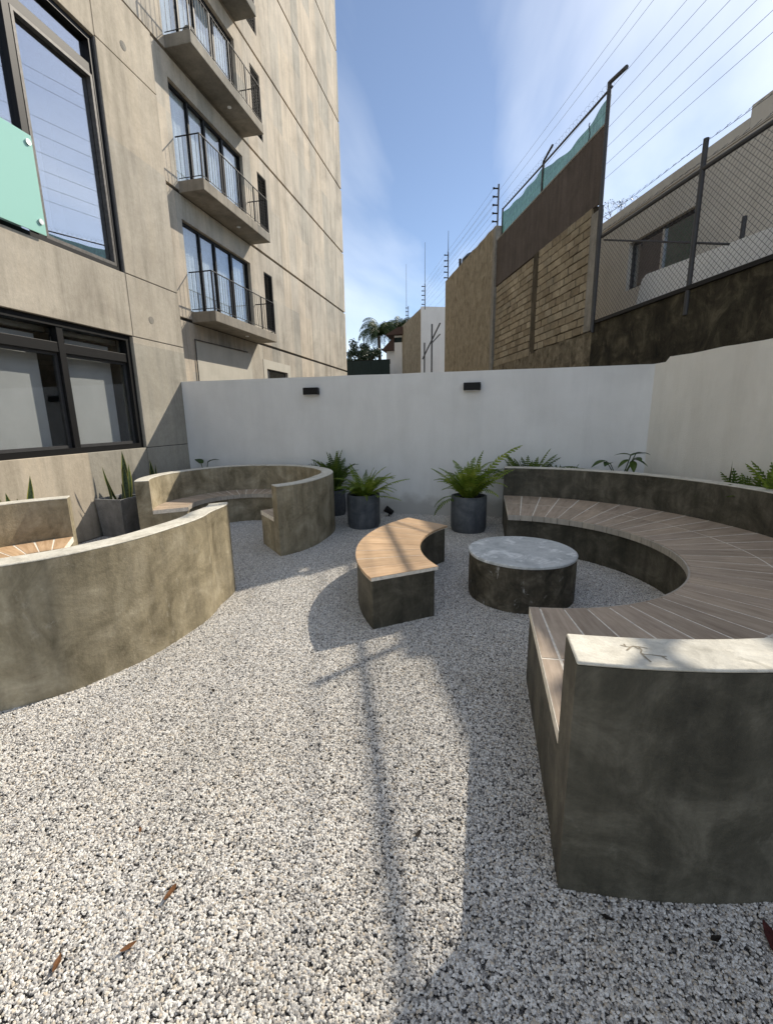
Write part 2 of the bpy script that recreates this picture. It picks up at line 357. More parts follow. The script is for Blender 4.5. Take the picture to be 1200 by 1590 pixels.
# gravel: crushed marble chips, scattered with geometry nodes
def gravel():
    g = MB(); T = .25                                      # one vertex per patch of the bed, inside the walls
    x = FX+.15
    while x < 5.2:
        y = -1.15
        while y < WY-.05:
            if (Vector((x, y, 0))-WB).dot(WN) < -.05: g.v.append(Vector((x, y, -.002)))
            y += T
        x += T
    o = link('gravel', g.mesh('gravel', 'gravel')); o['kind'] = 'stuff'
    ng = bpy.data.node_groups.new('gravel_scatter', 'GeometryNodeTree')
    ng.interface.new_socket('Geometry', in_out='INPUT', socket_type='NodeSocketGeometry')
    ng.interface.new_socket('Geometry', in_out='OUTPUT', socket_type='NodeSocketGeometry')
    N = ng.nodes.new; L = ng.links.new
    gi, go = N('NodeGroupInput'), N('NodeGroupOutput')
    T = .25; patches = N('GeometryNodeJoinGeometry'); stones = N('GeometryNodeJoinGeometry')
    for k in range(6):                                    # six chip shapes
        ic = N('GeometryNodeMeshIcoSphere'); ic.inputs['Radius'].default_value = 1; ic.inputs['Subdivisions'].default_value = 2 if k < 2 else 1
        ps = N('GeometryNodeInputPosition')
        ad = N('ShaderNodeVectorMath'); ad.operation = 'ADD'; L(ps.outputs[0], ad.inputs[0]); ad.inputs[1].default_value = (k*7.3, k*3.1, k*5.7)
        no = N('ShaderNodeTexNoise'); no.inputs['Scale'].default_value = 1.0; no.inputs['Detail'].default_value = 2; L(ad.outputs[0], no.inputs['Vector'])
        mm = N('ShaderNodeMath'); mm.operation = 'MULTIPLY_ADD'; L(no.outputs[0], mm.inputs[0]); mm.inputs[1].default_value = 1.5; mm.inputs[2].default_value = .22
        sv = N('ShaderNodeVectorMath'); sv.operation = 'SCALE'; L(ps.outputs[0], sv.inputs[0]); L(mm.outputs[0], sv.inputs['Scale'])
        ml = N('ShaderNodeVectorMath'); ml.operation = 'MULTIPLY'; L(sv.outputs[0], ml.inputs[0]); ml.inputs[1].default_value = (1.15+.12*(k % 3), .85, .66+.08*(k % 2))
        sp = N('GeometryNodeSetPosition'); L(ic.outputs[0], sp.inputs['Geometry']); L(ml.outputs[0], sp.inputs['Position'])
        gt = N('GeometryNodeGeometryToInstance'); L(sp.outputs[0], gt.inputs[0]); L(gt.outputs[0], stones.inputs[0])
    for k in range(6):                                    # six patches of loose chips
        gd = N('GeometryNodeMeshGrid'); gd.inputs['Size X'].default_value = T; gd.inputs['Size Y'].default_value = T; gd.inputs['Vertices X'].default_value = 2; gd.inputs['Vertices Y'].default_value = 2
        di = N('GeometryNodeDistributePointsOnFaces'); di.distribute_method = 'RANDOM'; L(gd.outputs[0], di.inputs['Mesh'])
        di.inputs['Density'].default_value = 38000; di.inputs['Seed'].default_value = 3+k
        ip = N('GeometryNodeInstanceOnPoints'); L(di.outputs['Points'], ip.inputs['Points']); L(stones.outputs[0], ip.inputs['Instance']); ip.inputs['Pick Instance'].default_value = True
        rv = N('FunctionNodeRandomValue'); rv.data_type = 'FLOAT_VECTOR'; rv.inputs['Min'].default_value = (-.7,-.7,0); rv.inputs['Max'].default_value = (.7,.7,6.28); rv.inputs['Seed'].default_value = k
        L(rv.outputs[0], ip.inputs['Rotation'])
        rs = N('FunctionNodeRandomValue'); rs.data_type = 'FLOAT'; rs.inputs[2].default_value = .0026; rs.inputs[3].default_value = .0062; rs.inputs['Seed'].default_value = 50+k
        L(rs.outputs[1], ip.inputs['Scale'])
        tr = N('GeometryNodeTranslateInstances'); L(ip.outputs[0], tr.inputs[0])
        rz = N('FunctionNodeRandomValue'); rz.data_type = 'FLOAT_VECTOR'; rz.inputs[0].default_value = (0,0,-.004); rz.inputs[1].default_value = (0,0,.0075); rz.inputs['Seed'].default_value = 90+k
        L(rz.outputs[0], tr.inputs['Translation'])
        re = N('GeometryNodeRealizeInstances'); L(tr.outputs[0], re.inputs[0])
        sm = N('GeometryNodeSetMaterial'); L(re.outputs[0], sm.inputs[0]); sm.inputs['Material'].default_value = M['gravel']
        gt = N('GeometryNodeGeometryToInstance'); L(sm.outputs[0], gt.inputs[0]); L(gt.outputs[0], patches.inputs[0])
    # the bed: patches side by side, each turned a random quarter
    mp_ = N('GeometryNodeMeshToPoints'); L(gi.outputs[0], mp_.inputs[0])
    ip = N('GeometryNodeInstanceOnPoints'); L(mp_.outputs[0], ip.inputs['Points']); L(patches.outputs[0], ip.inputs['Instance']); ip.inputs['Pick Instance'].default_value = True
    ri = N('FunctionNodeRandomValue'); ri.data_type = 'INT'; ri.inputs['Min'].default_value = 0; ri.inputs['Max'].default_value = 5; L(ri.outputs['Value'], ip.inputs['Instance Index'])
    for q in ri.outputs:
        if q.type == 'INT' and q.enabled: L(q, ip.inputs['Instance Index'])
    r4 = N('FunctionNodeRandomValue'); r4.data_type = 'INT'; r4.inputs['Seed'].default_value = 4
    for q in r4.inputs:
        if q.type == 'INT' and q.name == 'Max': q.default_value = 3
        if q.type == 'INT' and q.name == 'Min': q.default_value = 0
    for q in ri.inputs:
        if q.type == 'INT' and q.name == 'Max': q.default_value = 5
        if q.type == 'INT' and q.name == 'Min': q.default_value = 0
    ang = N('ShaderNodeMath'); ang.operation = 'MULTIPLY'; ang.inputs[1].default_value = math.pi/2
    for q in r4.outputs:
        if q.type == 'INT' and q.enabled: L(q, ang.inputs[0])
    cz = N('ShaderNodeCombineXYZ'); L(ang.outputs[0], cz.inputs[2]); L(cz.outputs[0], ip.inputs['Rotation'])
    L(ip.outputs[0], go.inputs[0])
    md = o.modifiers.new('scatter', 'NODES'); md.node_group = ng
gravel()

# ------------------------------------------------------------------ garden walls
def white_walls():
    # back wall: slightly uneven top
    b = MB(); n = 30
    for i in range(n):
        x0 = FX+.004 + (2.30-FX)*i/n; x1 = FX+.004 + (2.30-FX)*(i+1)/n
        h = lambda x: 2.211 + .006*noise.noise(Vector((x*1.7, 3, 0)))
        b.hexa([(x0,WY,-.03),(x1,WY,-.03),(x1,WY+.15,-.03),(x0,WY+.15,-.03),(x0,WY,h(x0)),(x1,WY,h(x1)),(x1,WY+.15,h(x1)),(x0,WY+.15,h(x0))])
    bm_weld = solo('garden_wall', b, 'white_wall', 'smooth white wall with two black lamps, between the concrete building and the off-white wall', 'wall')
    bm_weld.location = bm_weld.location
    r = MB(); n = 60; S0, S1 = .05, -9.5
    def h(s):
        return 2.215 if s > -.2 else 2.272 + .012*noise.noise(Vector((s*2.3, 0, 5))) + .005*noise.noise(Vector((s*11, 2, 5)))
    ss = [S0, -.19, -.26, -.30] + [-.30 + (S1+.30)*(i+1)/n for i in range(n)]
    for a, c in zip(ss, ss[1:]):
        ha, hc = h(a), h(c)
        r.hexa([W(c,0,-.03), W(c,.09,-.03), W(a,.09,-.03), W(a,0,-.03), W(c,0,hc), W(c,.09,hc), W(a,.09,ha), W(a,0,ha)])
    solo('rendered_wall', r, 'cream_wall', 'off-white rendered wall with rough top edge below the old stone wall and fence', 'wall')
white_walls()
for i, x in enumerate((-2.755, -.21)):
    t = thing('wall_lamp', (x, WY, 1.93), ('black box wall lamp on the white wall above the round sunken seating by the building' if i == 0 else 'black box wall lamp on the white wall above the tall potted fern'), 'wall lamp', 'wall lamps on the white garden wall')
    part('housing', mbox(x-.125, x+.125, WY-.10, WY-.012, 1.93, 2.04), 'black', t, bev=.006)
    part('back_plate', mbox(x-.09, x+.09, WY-.014, WY+.002, 1.95, 2.02), 'dark_steel', t)
    part('lens', mbox(x-.10, x+.10, WY-.085, WY-.03, 1.924, 1.9295), 'curtain', t)

# ------------------------------------------------------------------ podium of the building
def wall_x(mb, X, rects, depth):
    for y0, y1, z0, z1 in rects: mb.box(X-depth, X, y0, y1, z0, z1)
POD = thing('podium_building', (FX-2, 4, 0), 'two-storey smooth concrete block with black framed windows beside the gravel garden', 'building')
def podium():
    g_ = .007
    P = [(-6,5.935,0,1.15), (5.945,7.1,0,1.143), (5.945,7.1,1.153,2.786), (-6,5.955,2.798,3.655), (5.967,7.1,2.798,3.655), (5.967,7.1,3.667,6.512), (-6,5.955,6.50,7.33), (5.967,7.1,6.524,7.33),
         (-6,2.40,1.155,2.79), (-6,2.40,3.66,6.495)]
    for y0, y1, z0, z1 in P:
        part('concrete_panel', mbox(FX-.30, FX, y0, y1, z0, z1), 'podium', POD, bev=.006)
    core = MB()
    core.box(FX-6, FX-.9, -6, 7.08, 0, 7.30)
    core.box(FX-.9, FX-.012, 5.95, 7.08, 0, 7.31)          # pier backing seen in the joints
    core.box(FX-.9, FX-.012, -6, 5.95, 2.80, 3.65); core.box(FX-.9, FX-.012, -6, 5.95, 0, 1.14); core.box(FX-.9, FX-.012, -6, 5.95, 6.51, 7.31)
    part('core_wall', core, 'room', POD)
    for y, z in ((6.385, 3.10), (6.477, 6.745)):          # tie holes
        m_ = MB(); n = 16; c = Vector((FX+.003, y, z)); 
        m_.tube(c+Vector((-.002,0,0)), c+Vector((.001,0,0)), .055, 16); part('tie_hole_plug', m_, 'pillar', POD)
    # lower window : black frame, transom, roller blinds
    def window(y0, y1, z0, z1, mull, trans, fr, back, gl, blinds, railw=.07, inner='black'):
        wd = part('window', fr(y0, y1, z0, z1), 'black', POD)
        ys = [y0] + mull + [y1]
        for a, b in zip(ys, ys[1:]):
            for c, d in zip([z0]+trans, trans+[z1]):
                part('pane', mbox(FX-.125, FX-.119, a+.03, b-.03, c+.03, d-.03), gl, wd)
                if blinds and d == z1 and trans: pass
            m_ = MB()
            # sash of this bay
        for y in mull: part('mullion', mbox(FX-.16, FX-.055, y-.045, y+.045, z0+.06, z1-.06), inner, wd, bev=.004)
        for z in trans:
            part('transom', mbox(FX-.158, FX-.062, y0+.06, y1-.06, z-.06, z+.06), inner, wd, bev=.004)
        return wd
    def frame(t, d0=-.17, d1=-.045):
        def f(y0, y1, z0, z1):
            m_ = MB(); X0, X1 = FX+d0, FX+d1
            m_.box(X0, X1, y0, y1, z0, z0+t); m_.box(X0, X1, y0, y1, z1-t, z1); m_.box(X0, X1, y0, y0+t, z0+t, z1-t); m_.box(X0, X1, y1-t, y1, z0+t, z1-t); return m_
        return f
    lo = window(2.41, 5.93, 1.152, 2.794, [3.645, 4.80], [2.47], frame(.075), None, 'glass_clear', True)
    for a, b in ((2.48,3.60), (3.69,4.755), (4.845,5.86)):
        # sliding sash rails inside each bay
        m_ = MB(); X0, X1 = FX-.15, FX-.10
        m_.box(X0, X1, a, b, 1.227, 1.262); m_.box(X0, X1, a, b, 2.375, 2.41); m_.box(X0, X1, a, a+.03, 1.262, 2.375); m_.box(X0, X1, b-.03, b, 1.262, 2.375)
        part('sash', m_, 'dark_steel', lo)
        bl = MB(); n = 24
        y0, y1 = a+.0, b-.13
        for i in range(n):
            ya, yb = y0+(y1-y0)*i/n, y0+(y1-y0)*(i+1)/n
            wv = lambda y: FX-.26 + .003*math.sin(y*5)
            bl.hexa([(wv(ya)-.002,ya,1.18),(wv(ya),ya,1.18),(wv(yb),yb,1.18),(wv(yb)-.002,yb,1.18),(wv(ya)-.002,ya,2.62),(wv(ya),ya,2.62),(wv(yb),yb,2.62),(wv(yb)-.002,yb,2.62)])
        part('roller_blind', bl, 'blind', lo, smooth=30)
        part('blind_cassette', mbox(FX-.32, FX-.24, a, b, 2.66, 2.72), 'alu', lo)
    up = window(2.41, 5.95, 3.662, 6.492, [3.62, 4.78], [6.10], frame(.06), None, 'glass_refl', False)
    m_ = MB()                                                  # bright sash around the fixed light
    X0, X1 = FX-.115, FX-.05
    a, b = 4.83, 5.885
    m_.box(X0, X1, a, b, 3.725, 3.765); m_.box(X0, X1, a, b, 6.0, 6.035); m_.box(X0, X1, a, a+.035, 3.765, 6.0); m_.box(X0, X1, b-.035, b, 3.765, 6.0)
    part('sash', m_, 'rust', up)
    part('glass_balustrade', mbox(FX+.045, FX+.057, 2.5, 4.735, 3.70, 4.72), 'teal', up, bev=.002)
    for y, z in ((4.68,4.63), (4.68,3.83), (3.65,4.63), (3.65,3.83)):
        s_ = MB(); s_.tube((FX-.06,y,z), (FX+.044,y,z), .014, 10); s_.tube((FX+.0575,y,z), (FX+.075,y,z), .03, 14); part('standoff', s_, 'alu', up)
    cu = MB()
    part('curtain', mbox(FX-.55, FX-.54, 2.5, 5.4, 3.70, 5.1), 'blind', up)
podium()

# ------------------------------------------------------------------ tower set back behind the podium
TX = -6.91; TY0, TY1 = 1.5, 22.2
TOW = thing('tower_building', (TX-3, 14, 0), 'tall board-marked concrete apartment tower with stacked small balconies', 'building')
def tower():
    joints = [-.05, 3.866, 6.61, 9.287, 11.978, 14.668, 17.36, 20.05, 22.75]
    slabs = [4.08, 6.83, 9.56, 12.26, 14.95, 17.64, 20.33]
    def panel_wall(y0, y1, z0, z1, holes):
        ys = sorted({y0, y1, *[h[0] for h in holes], *[h[1] for h in holes]}); zs = sorted({z0, z1, *[h[2] for h in holes], *[h[3] for h in holes]})
        m_ = MB(); D = .22
        inh = lambda y, z: any(h[0] < y < h[1] and h[2] < z < h[3] for h in holes)
        for a, b in zip(ys, ys[1:]):
            for c, d in zip(zs, zs[1:]):
                if inh((a+b)/2, (c+d)/2): continue
                m_.quad((TX,a,c), (TX,b,c), (TX,b,d), (TX,a,d))
        for h in holes:
            a, b, c, d = h
            m_.quad((TX,a,c), (TX,a,d), (TX-D,a,d), (TX-D,a,c)); m_.quad((TX,b,d), (TX,b,c), (TX-D,b,c), (TX-D,b,d))
            m_.quad((TX,a,d), (TX,b,d), (TX-D,b,d), (TX-D,a,d)); m_.quad((TX,b,c), (TX,a,c), (TX-D,a,c), (TX-D,b,c))
        # rims: top, bottom and the far corner return
        m_.quad((TX,y0,z1), (TX,y1,z1), (TX-.085,y1,z1), (TX-.085,y0,z1)); m_.quad((TX,y1,z0), (TX,y0,z0), (TX-.085,y0,z0), (TX-.085,y1,z0))
        m_.quad((TX,y1,z0), (TX-7,y1,z0), (TX-7,y1,z1), (TX,y1,z1))
        return m_
    for i, (a, b) in enumerate(zip(joints, joints[1:])):
        holes = []
        if i >= 1:
            zt = slabs[i-1]
            holes = [(9.93, 12.98, zt, zt+1.985), (13.80, 14.36, zt+.29, zt+2.0)]
        else:
            holes = [(13.58, 15.10, 2.45, 3.145)]
        part('concrete_panel', panel_wall(TY0, TY1, a+.04, b-.04, holes), 'tower', TOW)
    core = MB(); core.box(TX-7, TX-.6, TY0, TY1-.04, 0, 22.7)
    for j in joints[1:]: core.box(TX-.6, TX-.08, TY0, TY1-.04, j-.06, j+.06)
    part('core_wall', core, 'room', TOW)
    # shaded render patch low on the wall beside the garden wall, and the window under it
    part('plaster_patch', mbox(TX+.002, TX+.012, 9.97, 12.6, .2, 3.46), 'plaster', TOW)
    lw = part('low_window', mbox(TX-.14, TX-.08, 13.60, 15.08, 2.46, 3.14), 'black', TOW)
    part('pane', mbox(TX-.078, TX-.074, 13.66, 15.02, 2.5, 3.10), 'glass_clear', lw)
    pr = MB(); pr.box(TX, TX+.012, 13.35, 13.57, 1.9, 3.42); pr.box(TX, TX+.012, 15.11, 15.35, 1.9, 3.42); pr.box(TX, TX+.0125, 13.57, 15.11, 3.15, 3.42)
    part('window_surround', pr, 'plaster', TOW)
    m_ = MB(); m_.path([(TX+.03, 9.93, .3), (TX+.03, 9.93, 3.46), (TX+.03, 12.4, 3.50)], .014, 6); part('conduit', m_, 'rust', TOW)
    # storey kit : built once, copied
    zt = slabs[0]
    def storey(k):
        z = slabs[k]
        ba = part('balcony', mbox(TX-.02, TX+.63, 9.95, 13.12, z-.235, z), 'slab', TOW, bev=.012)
        rl = MB(); o = .60; y0, y1 = 9.98, 13.09; H = .87
        A = [(TX+.01,y0,z+H), (TX+o,y0,z+H), (TX+o,y1,z+H), (TX+.01,y1,z+H)]
        for a, b in zip(A, A[1:]): rl.tube(a, b, .014, 6)
        for a, b in zip(A, A[1:]): rl.tube((a[0],a[1],z+.06), (b[0],b[1],z+.06), .009, 6)
        part('handrail', rl, 'black', ba)
        for y in (y0, y0+.78, y0+1.56, y0+2.33, y1):
            part('post', mbox(TX+o-.014, TX+o+.014, y-.014, y+.014, z, z+H-.012), 'black', ba)
        bal = MB()
        y = y0+.10
        while y < y1-.05:
            bal.tube((TX+o,y,z+.06), (TX+o,y,z+H), .0045, 4, cap=False); y += .105
        x = TX+.08
        while x < TX+o-.03:
            for yy in (y0, y1): bal.tube((x,yy,z+.06), (x,yy,z+H), .0045, 4, cap=False)
            x += .105
        part('balusters', bal, 'black', ba)
        lb = MB(); lb.tube((TX+.32, 11.9, z-.25), (TX+.32, 11.9, z-.234), .05, 14); part('soffit_lamp', lb, 'curtain', ba)
        # sliding doors
        X0, X1 = TX-.17, TX-.09; a, b, c, d = 9.935, 12.975, z+.01, z+1.98
        f = MB(); t = .05
        f.box(X0,X1,a,b,c,c+t); f.box(X0,X1,a,b,d-t,d); f.box(X0,X1,a,a+t,c+t,d-t); f.box(X0,X1,b-t,b,c+t,d-t)
        wd = part('sliding_door', f, 'black', TOW)
        mu = [10.68, 11.32, 12.10]; ys = [a] + mu + [b]
        for y, wid in zip(mu, (.05, .06, .085)): part('mullion', mbox(X0+.005, X1+.004, y-wid/2, y+wid/2, c+t, d-t), 'black', wd)
        for p_, q in zip(ys, ys[1:]): part('pane', mbox(TX-.131, TX-.125, p_+.03, q-.03, c+.04, d-.04), 'glass_balc', wd)
        cu = MB(); n = 60
        for i in range(n):
            ya, yb = a+.02+(b-a-.04)*i/n, a+.02+(b-a-.04)*(i+1)/n
            fx = lambda y: TX-.19 + .010*math.sin(y*38+k) + .004*math.sin(y*91)
            cu.quad((fx(ya),ya,c+.02), (fx(yb),yb,c+.02), (fx(yb),yb,d-.02), (fx(ya),ya,d-.02))
        part('curtain', cu, 'curtain', wd, smooth=60)
        # louvred vent window
        L = MB(); y0, y1, z0, z1 = 13.805, 14.355, z+.295, z+1.995
        L.box(TX-.12,TX-.02,y0,y0+.03,z0,z1); L.box(TX-.12,TX-.02,y1-.03,y1,z0,z1); L.box(TX-.12,TX-.02,y0+.03,y1-.03,z0,z0+.03); L.box(TX-.12,TX-.02,y0+.03,y1-.03,z1-.03,z1)
        lv = part('louvre_window', L, 'black', TOW)
        s_ = MB(); q = z0+.06
        while q < z1-.06:
            s_.hexa([(TX-.11,y0+.03,q+.03),(TX-.04,y0+.03,q-.01),(TX-.04,y1-.03,q-.01),(TX-.11,y1-.03,q+.03),(TX-.11,y0+.03,q+.036),(TX-.04,y0+.03,q-.004),(TX-.04,y1-.03,q-.004),(TX-.11,y1-.03,q+.036)]); q += .078
        part('slats', s_, 'black', lv)
    for k in range(4): storey(k)
    # grey cushion on the third balcony
tower()
def stool_pot():
    m_ = MB(); c = Vector((TX+.42, 10.25, 9.56)); n = 14; prof = [(.08,0), (.13,.06), (.14,.16), (.10,.24), (.05,.27)]
    for (r0, z0), (r1, z1) in zip(prof, prof[1:]): m_.tube(c+Vector((0,0,z0)), c+Vector((0,0,z1)), r0, n, r1, cap=False)
    m_.tube(c, c+Vector((0,0,.004)), .08, n)
    solo('clay_jar', m_, 'pillar', 'rounded brown clay jar on a high balcony of the concrete tower', 'jar', smooth=50)
stool_pot()

# ------------------------------------------------------------------ curved benches
def lerp_table(tab):
    def f(th):
        if th <= tab[0][0]: return tab[0][1]
        for (a, ra), (b, rb) in zip(tab, tab[1:]):
            if th <= b:
                t = (th-a)/(b-a); t = t*t*(3-2*t); return ra+(rb-ra)*t
        return tab[-1][1]
    return f
def sector(mb, fin, fout, t0, t1, z0, z1, seg, top_split=None):
    # closed solid between two curves fin(th), fout(th) giving xy
    pts = []
    for i in range(seg+1):
        th = t0+(t1-t0)*i/seg; pts.append((fin(th), fout(th)))
    i0 = len(mb.v)
    for (a, b) in pts:
        mb.v += [Vector((a[0],a[1],z0)), Vector((b[0],b[1],z0)), Vector((b[0],b[1],z1)), Vector((a[0],a[1],z1))]
    for i in range(seg):
        a = i0+4*i; b = a+4
        mb.f += [(a,a+1,b+1,b), (a+1,a+2,b+2,b+1), (a+2,a+3,b+3,b+2), (a+3,a,b,b+3)]
    mb.f += [(i0+3,i0+2,i0+1,i0), (i0+4*seg, i0+4*seg+1, i0+4*seg+2, i0+4*seg+3)]
def plank_mb(fin, fout, t0, t1, z0, z1, seg=2):
    mb = MB(); sector(mb, fin, fout, t0, t1, z0, z1, seg)
    # uv: u along the plank, v across
    for i in range(seg):
        v0, v1 = .1*i/seg, .1*(i+1)/seg; u0, u1 = 0, (Vector(fout(t0))-Vector(fin(t0))).length
        k = 4*i
        mb.uv[k] = [(u0,v0),(u1,v0),(u1,v1),(u0,v1)]; mb.uv[k+1] = [(u1,v0),(u1,v0),(u1,v1),(u1,v1)]
        mb.uv[k+2] = [(u1,v0),(u0,v0),(u0,v1),(u1,v1)]; mb.uv[k+3] = [(u0,v0),(u0,v0),(u0,v1),(u0,v1)]
    return mb
def ell(cx, cy, a, b): return lambda th: (cx+a*math.cos(th), cy+b*math.sin(th))
def pol(cx, cy, rf): return lambda th: (cx+rf(math.degrees(th))*math.cos(th), cy+rf(math.degrees(th))*math.sin(th))
def mid(f, g_, t): return lambda th: tuple(f(th)[i]*(1-t)+g_(th)[i]*t for i in (0, 1))
def bench(loc, label, front, bin_, bout, t0, t1, zs, zb, cuts, split, mats, seg, bevw=.016):
    side, top, wd, fas = mats
    t = thing('curved_bench', (loc[0], loc[1], 0), label, 'bench', 'curved concrete benches on the gravel')
    m_ = MB(); sector(m_, bin_, bout, t0, t1, -.03, zb-.012, seg); br = part('backrest', m_, side, t, smooth=40)
    m_ = MB(); sector(m_, bin_, bout, t0, t1, zb-.012, zb, seg); part('cap', m_, top, br, smooth=40)
    bevel(br.children[0], .006)
    rec = mid(front, bin_, .045)
    m_ = MB(); sector(m_, rec, lambda th: mid(bin_, bout, .2)(th), t0+.0015, t1-.0015, -.03, zs-.05, seg); part('seat_base', m_, side, t, smooth=40)
    m_ = MB(); sector(m_, mid(front, bin_, .012), bin_, t0+.002, t1-.002, zs-.05, zs-.0016, seg); part('grout_bed', m_, 'grout', t, smooth=40)
    gap = .007
    for a, b in zip(cuts, cuts[1:]):
        rads = (Vector(mid(front, bin_, .5)(a))-Vector(loc[:2])).length; ga = gap/rads
        sp = [0] + split + [1]
        for p, q in zip(sp, sp[1:]):
            fi = mid(front, bin_, p+(.006 if p else .0)); fo = mid(front, bin_, q-.006)
            part('plank', plank_mb(fi, fo, a+ga, b-ga, zs-.02, zs+random.uniform(-.0004,.0012)), wd, t)
        fi = mid(front, bin_, -.012); fo = mid(front, bin_, .012)
        part('edge_tile', plank_mb(fi, fo, a+ga*.5, b-ga*.5, zs-.062, zs-.004), fas, t)
    return t
R = rad
# large bench on the right
cuts = [R(-90), R(-87.2)] + [R(-87.2+ (90+87.2)*i/29) for i in range(1, 30)]
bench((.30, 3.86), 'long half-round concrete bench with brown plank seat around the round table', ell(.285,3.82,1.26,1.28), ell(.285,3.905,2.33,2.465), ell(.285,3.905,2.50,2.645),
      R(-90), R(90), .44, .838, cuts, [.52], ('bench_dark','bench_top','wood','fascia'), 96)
def cap_mark():
    br = [o for o in bpy.data.objects if o.name == 'backrest'][0]
    P = [[(.438,1.386),(.45,1.38),(.462,1.379),(.474,1.387),(.491,1.386),(.509,1.381)],[(.45,1.38),(.449,1.394)],[(.447,1.357),(.462,1.377)],[(.488,1.384),(.49,1.365),(.482,1.347),(.49,1.341),(.514,1.341),(.537,1.339),(.544,1.322)],[(.484,1.34),(.488,1.319),(.494,1.30)],[(.476,1.385),(.483,1.372)],[(.537,1.336),(.548,1.339)]]
    m_ = MB(); k = 0
    for line in P:
        for a, b in zip(line, line[1:]):
            a, b = Vector((*a, .8384)), Vector((*b, .8384)); d = (b-a).normalized()*.0022; sd = Vector((-d.y, d.x, 0))*random.uniform(.7,1.4); h = Vector((0,0,.0002+.00003*k)); k += 1
            m_.quad(a-d-sd+h, b+d-sd+h, b+d+sd+h, a-d+sd+h)
    o = part('scratch_mark', m_, 'mark', br); o['label'] = 'brown scratched mark on the pale cap'
cap_mark()
# horseshoe bench under the building, in the corner
tb = lerp_table([(-45,1.40),(0,1.245),(45,1.235),(90,1.29),(129,1.345),(162,1.285),(220,1.31)])
cc = (-3.25, 5.45)
c2 = [R(-45+265*i/34) for i in range(35)]
bench(cc, 'horseshoe concrete bench in the corner below the white wall, open towards the other horseshoe bench', pol(*cc, lambda d: .67+.06*(abs(d-88)/132)), pol(*cc, lambda d: tb(d)-.165), pol(*cc, tb), R(-45), R(220), .43, .82, c2, [], ('bench_side','bench_top','wood','fascia'), 100)
tb2 = lerp_table([(129,1.28),(200,1.29),(270,1.27),(307,1.24),(320,1.232),(337,1.205),(356,1.187),(381,1.235),(401,1.375)])
cn = (-3.3, 2.6)
c3 = [R(129+272*i/34) for i in range(35)]
bench(cn, 'horseshoe concrete bench with brown weathered outside and pale worn rim, planter behind it', pol(*cn, lambda d: .66), pol(*cn, lambda d: tb2(d)-.165), pol(*cn, tb2), R(129), R(401), .43, .825, c3, [], ('bench_side','bench_top','wood_warm','fascia'), 110)
# free-standing curved stool
def stool():
    c = (.6, 3.95); t0, t1 = R(146.3), R(217.1); zs = .41
    fi, fo = pol(*c, lambda d: 1.155), pol(*c, lambda d: 1.725)
    t = thing('curved_stool', (-.72, 3.9, 0), 'short curved concrete stool with sunlit warm plank top, between the benches', 'bench')
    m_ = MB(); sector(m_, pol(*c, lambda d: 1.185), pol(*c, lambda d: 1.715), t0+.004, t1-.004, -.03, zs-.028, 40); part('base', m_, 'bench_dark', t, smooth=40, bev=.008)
    m_ = MB(); sector(m_, mid(fi, fo, .006), mid(fi, fo, .994), t0+.003, t1-.003, zs-.028, zs-.002, 40); part('grout_bed', m_, 'grout', t, smooth=40)
    n = 9
    for i in range(n):
        a, b = t0+(t1-t0)*i/n, t0+(t1-t0)*(i+1)/n
        part('plank', plank_mb(fi, fo, a+.0032, b-.0032, zs-.022, zs+random.uniform(-.001,.001), 4), 'wood_warm', t)
stool()
def round_table():
    c = Vector((.345, 3.85, 0)); n = 72; r = .455
    t = thing('round_table', c, 'low round concrete drum table with pale stained top, inside the half-round bench', 'table')
    def ring(z, rr, amp, ph): return [c+Vector(((rr+amp*noise.noise(Vector((math.cos(a)*2+ph, math.sin(a)*2, z*3))))*math.cos(a), (rr+amp*noise.noise(Vector((math.cos(a)*2+ph, math.sin(a)*2, z*3))))*math.sin(a), z)) for a in [2*math.pi*i/n for i in range(n)]]
    m_ = MB(); zs = [-.03, .06, .13, .2, .27, .34, .375]
    for z in zs: m_.v += ring(z, r-.004, .008, 0)
    for k in range(len(zs)-1):
        for i in range(n): m_.f.append((k*n+i, k*n+(i+1) % n, (k+1)*n+(i+1) % n, (k+1)*n+i))
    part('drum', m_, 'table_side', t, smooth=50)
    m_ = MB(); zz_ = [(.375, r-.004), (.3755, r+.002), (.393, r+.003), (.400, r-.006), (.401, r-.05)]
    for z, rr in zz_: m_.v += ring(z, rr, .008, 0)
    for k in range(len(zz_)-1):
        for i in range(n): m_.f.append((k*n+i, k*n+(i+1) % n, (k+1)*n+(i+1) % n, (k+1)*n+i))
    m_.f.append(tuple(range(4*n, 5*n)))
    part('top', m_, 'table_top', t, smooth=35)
round_table()

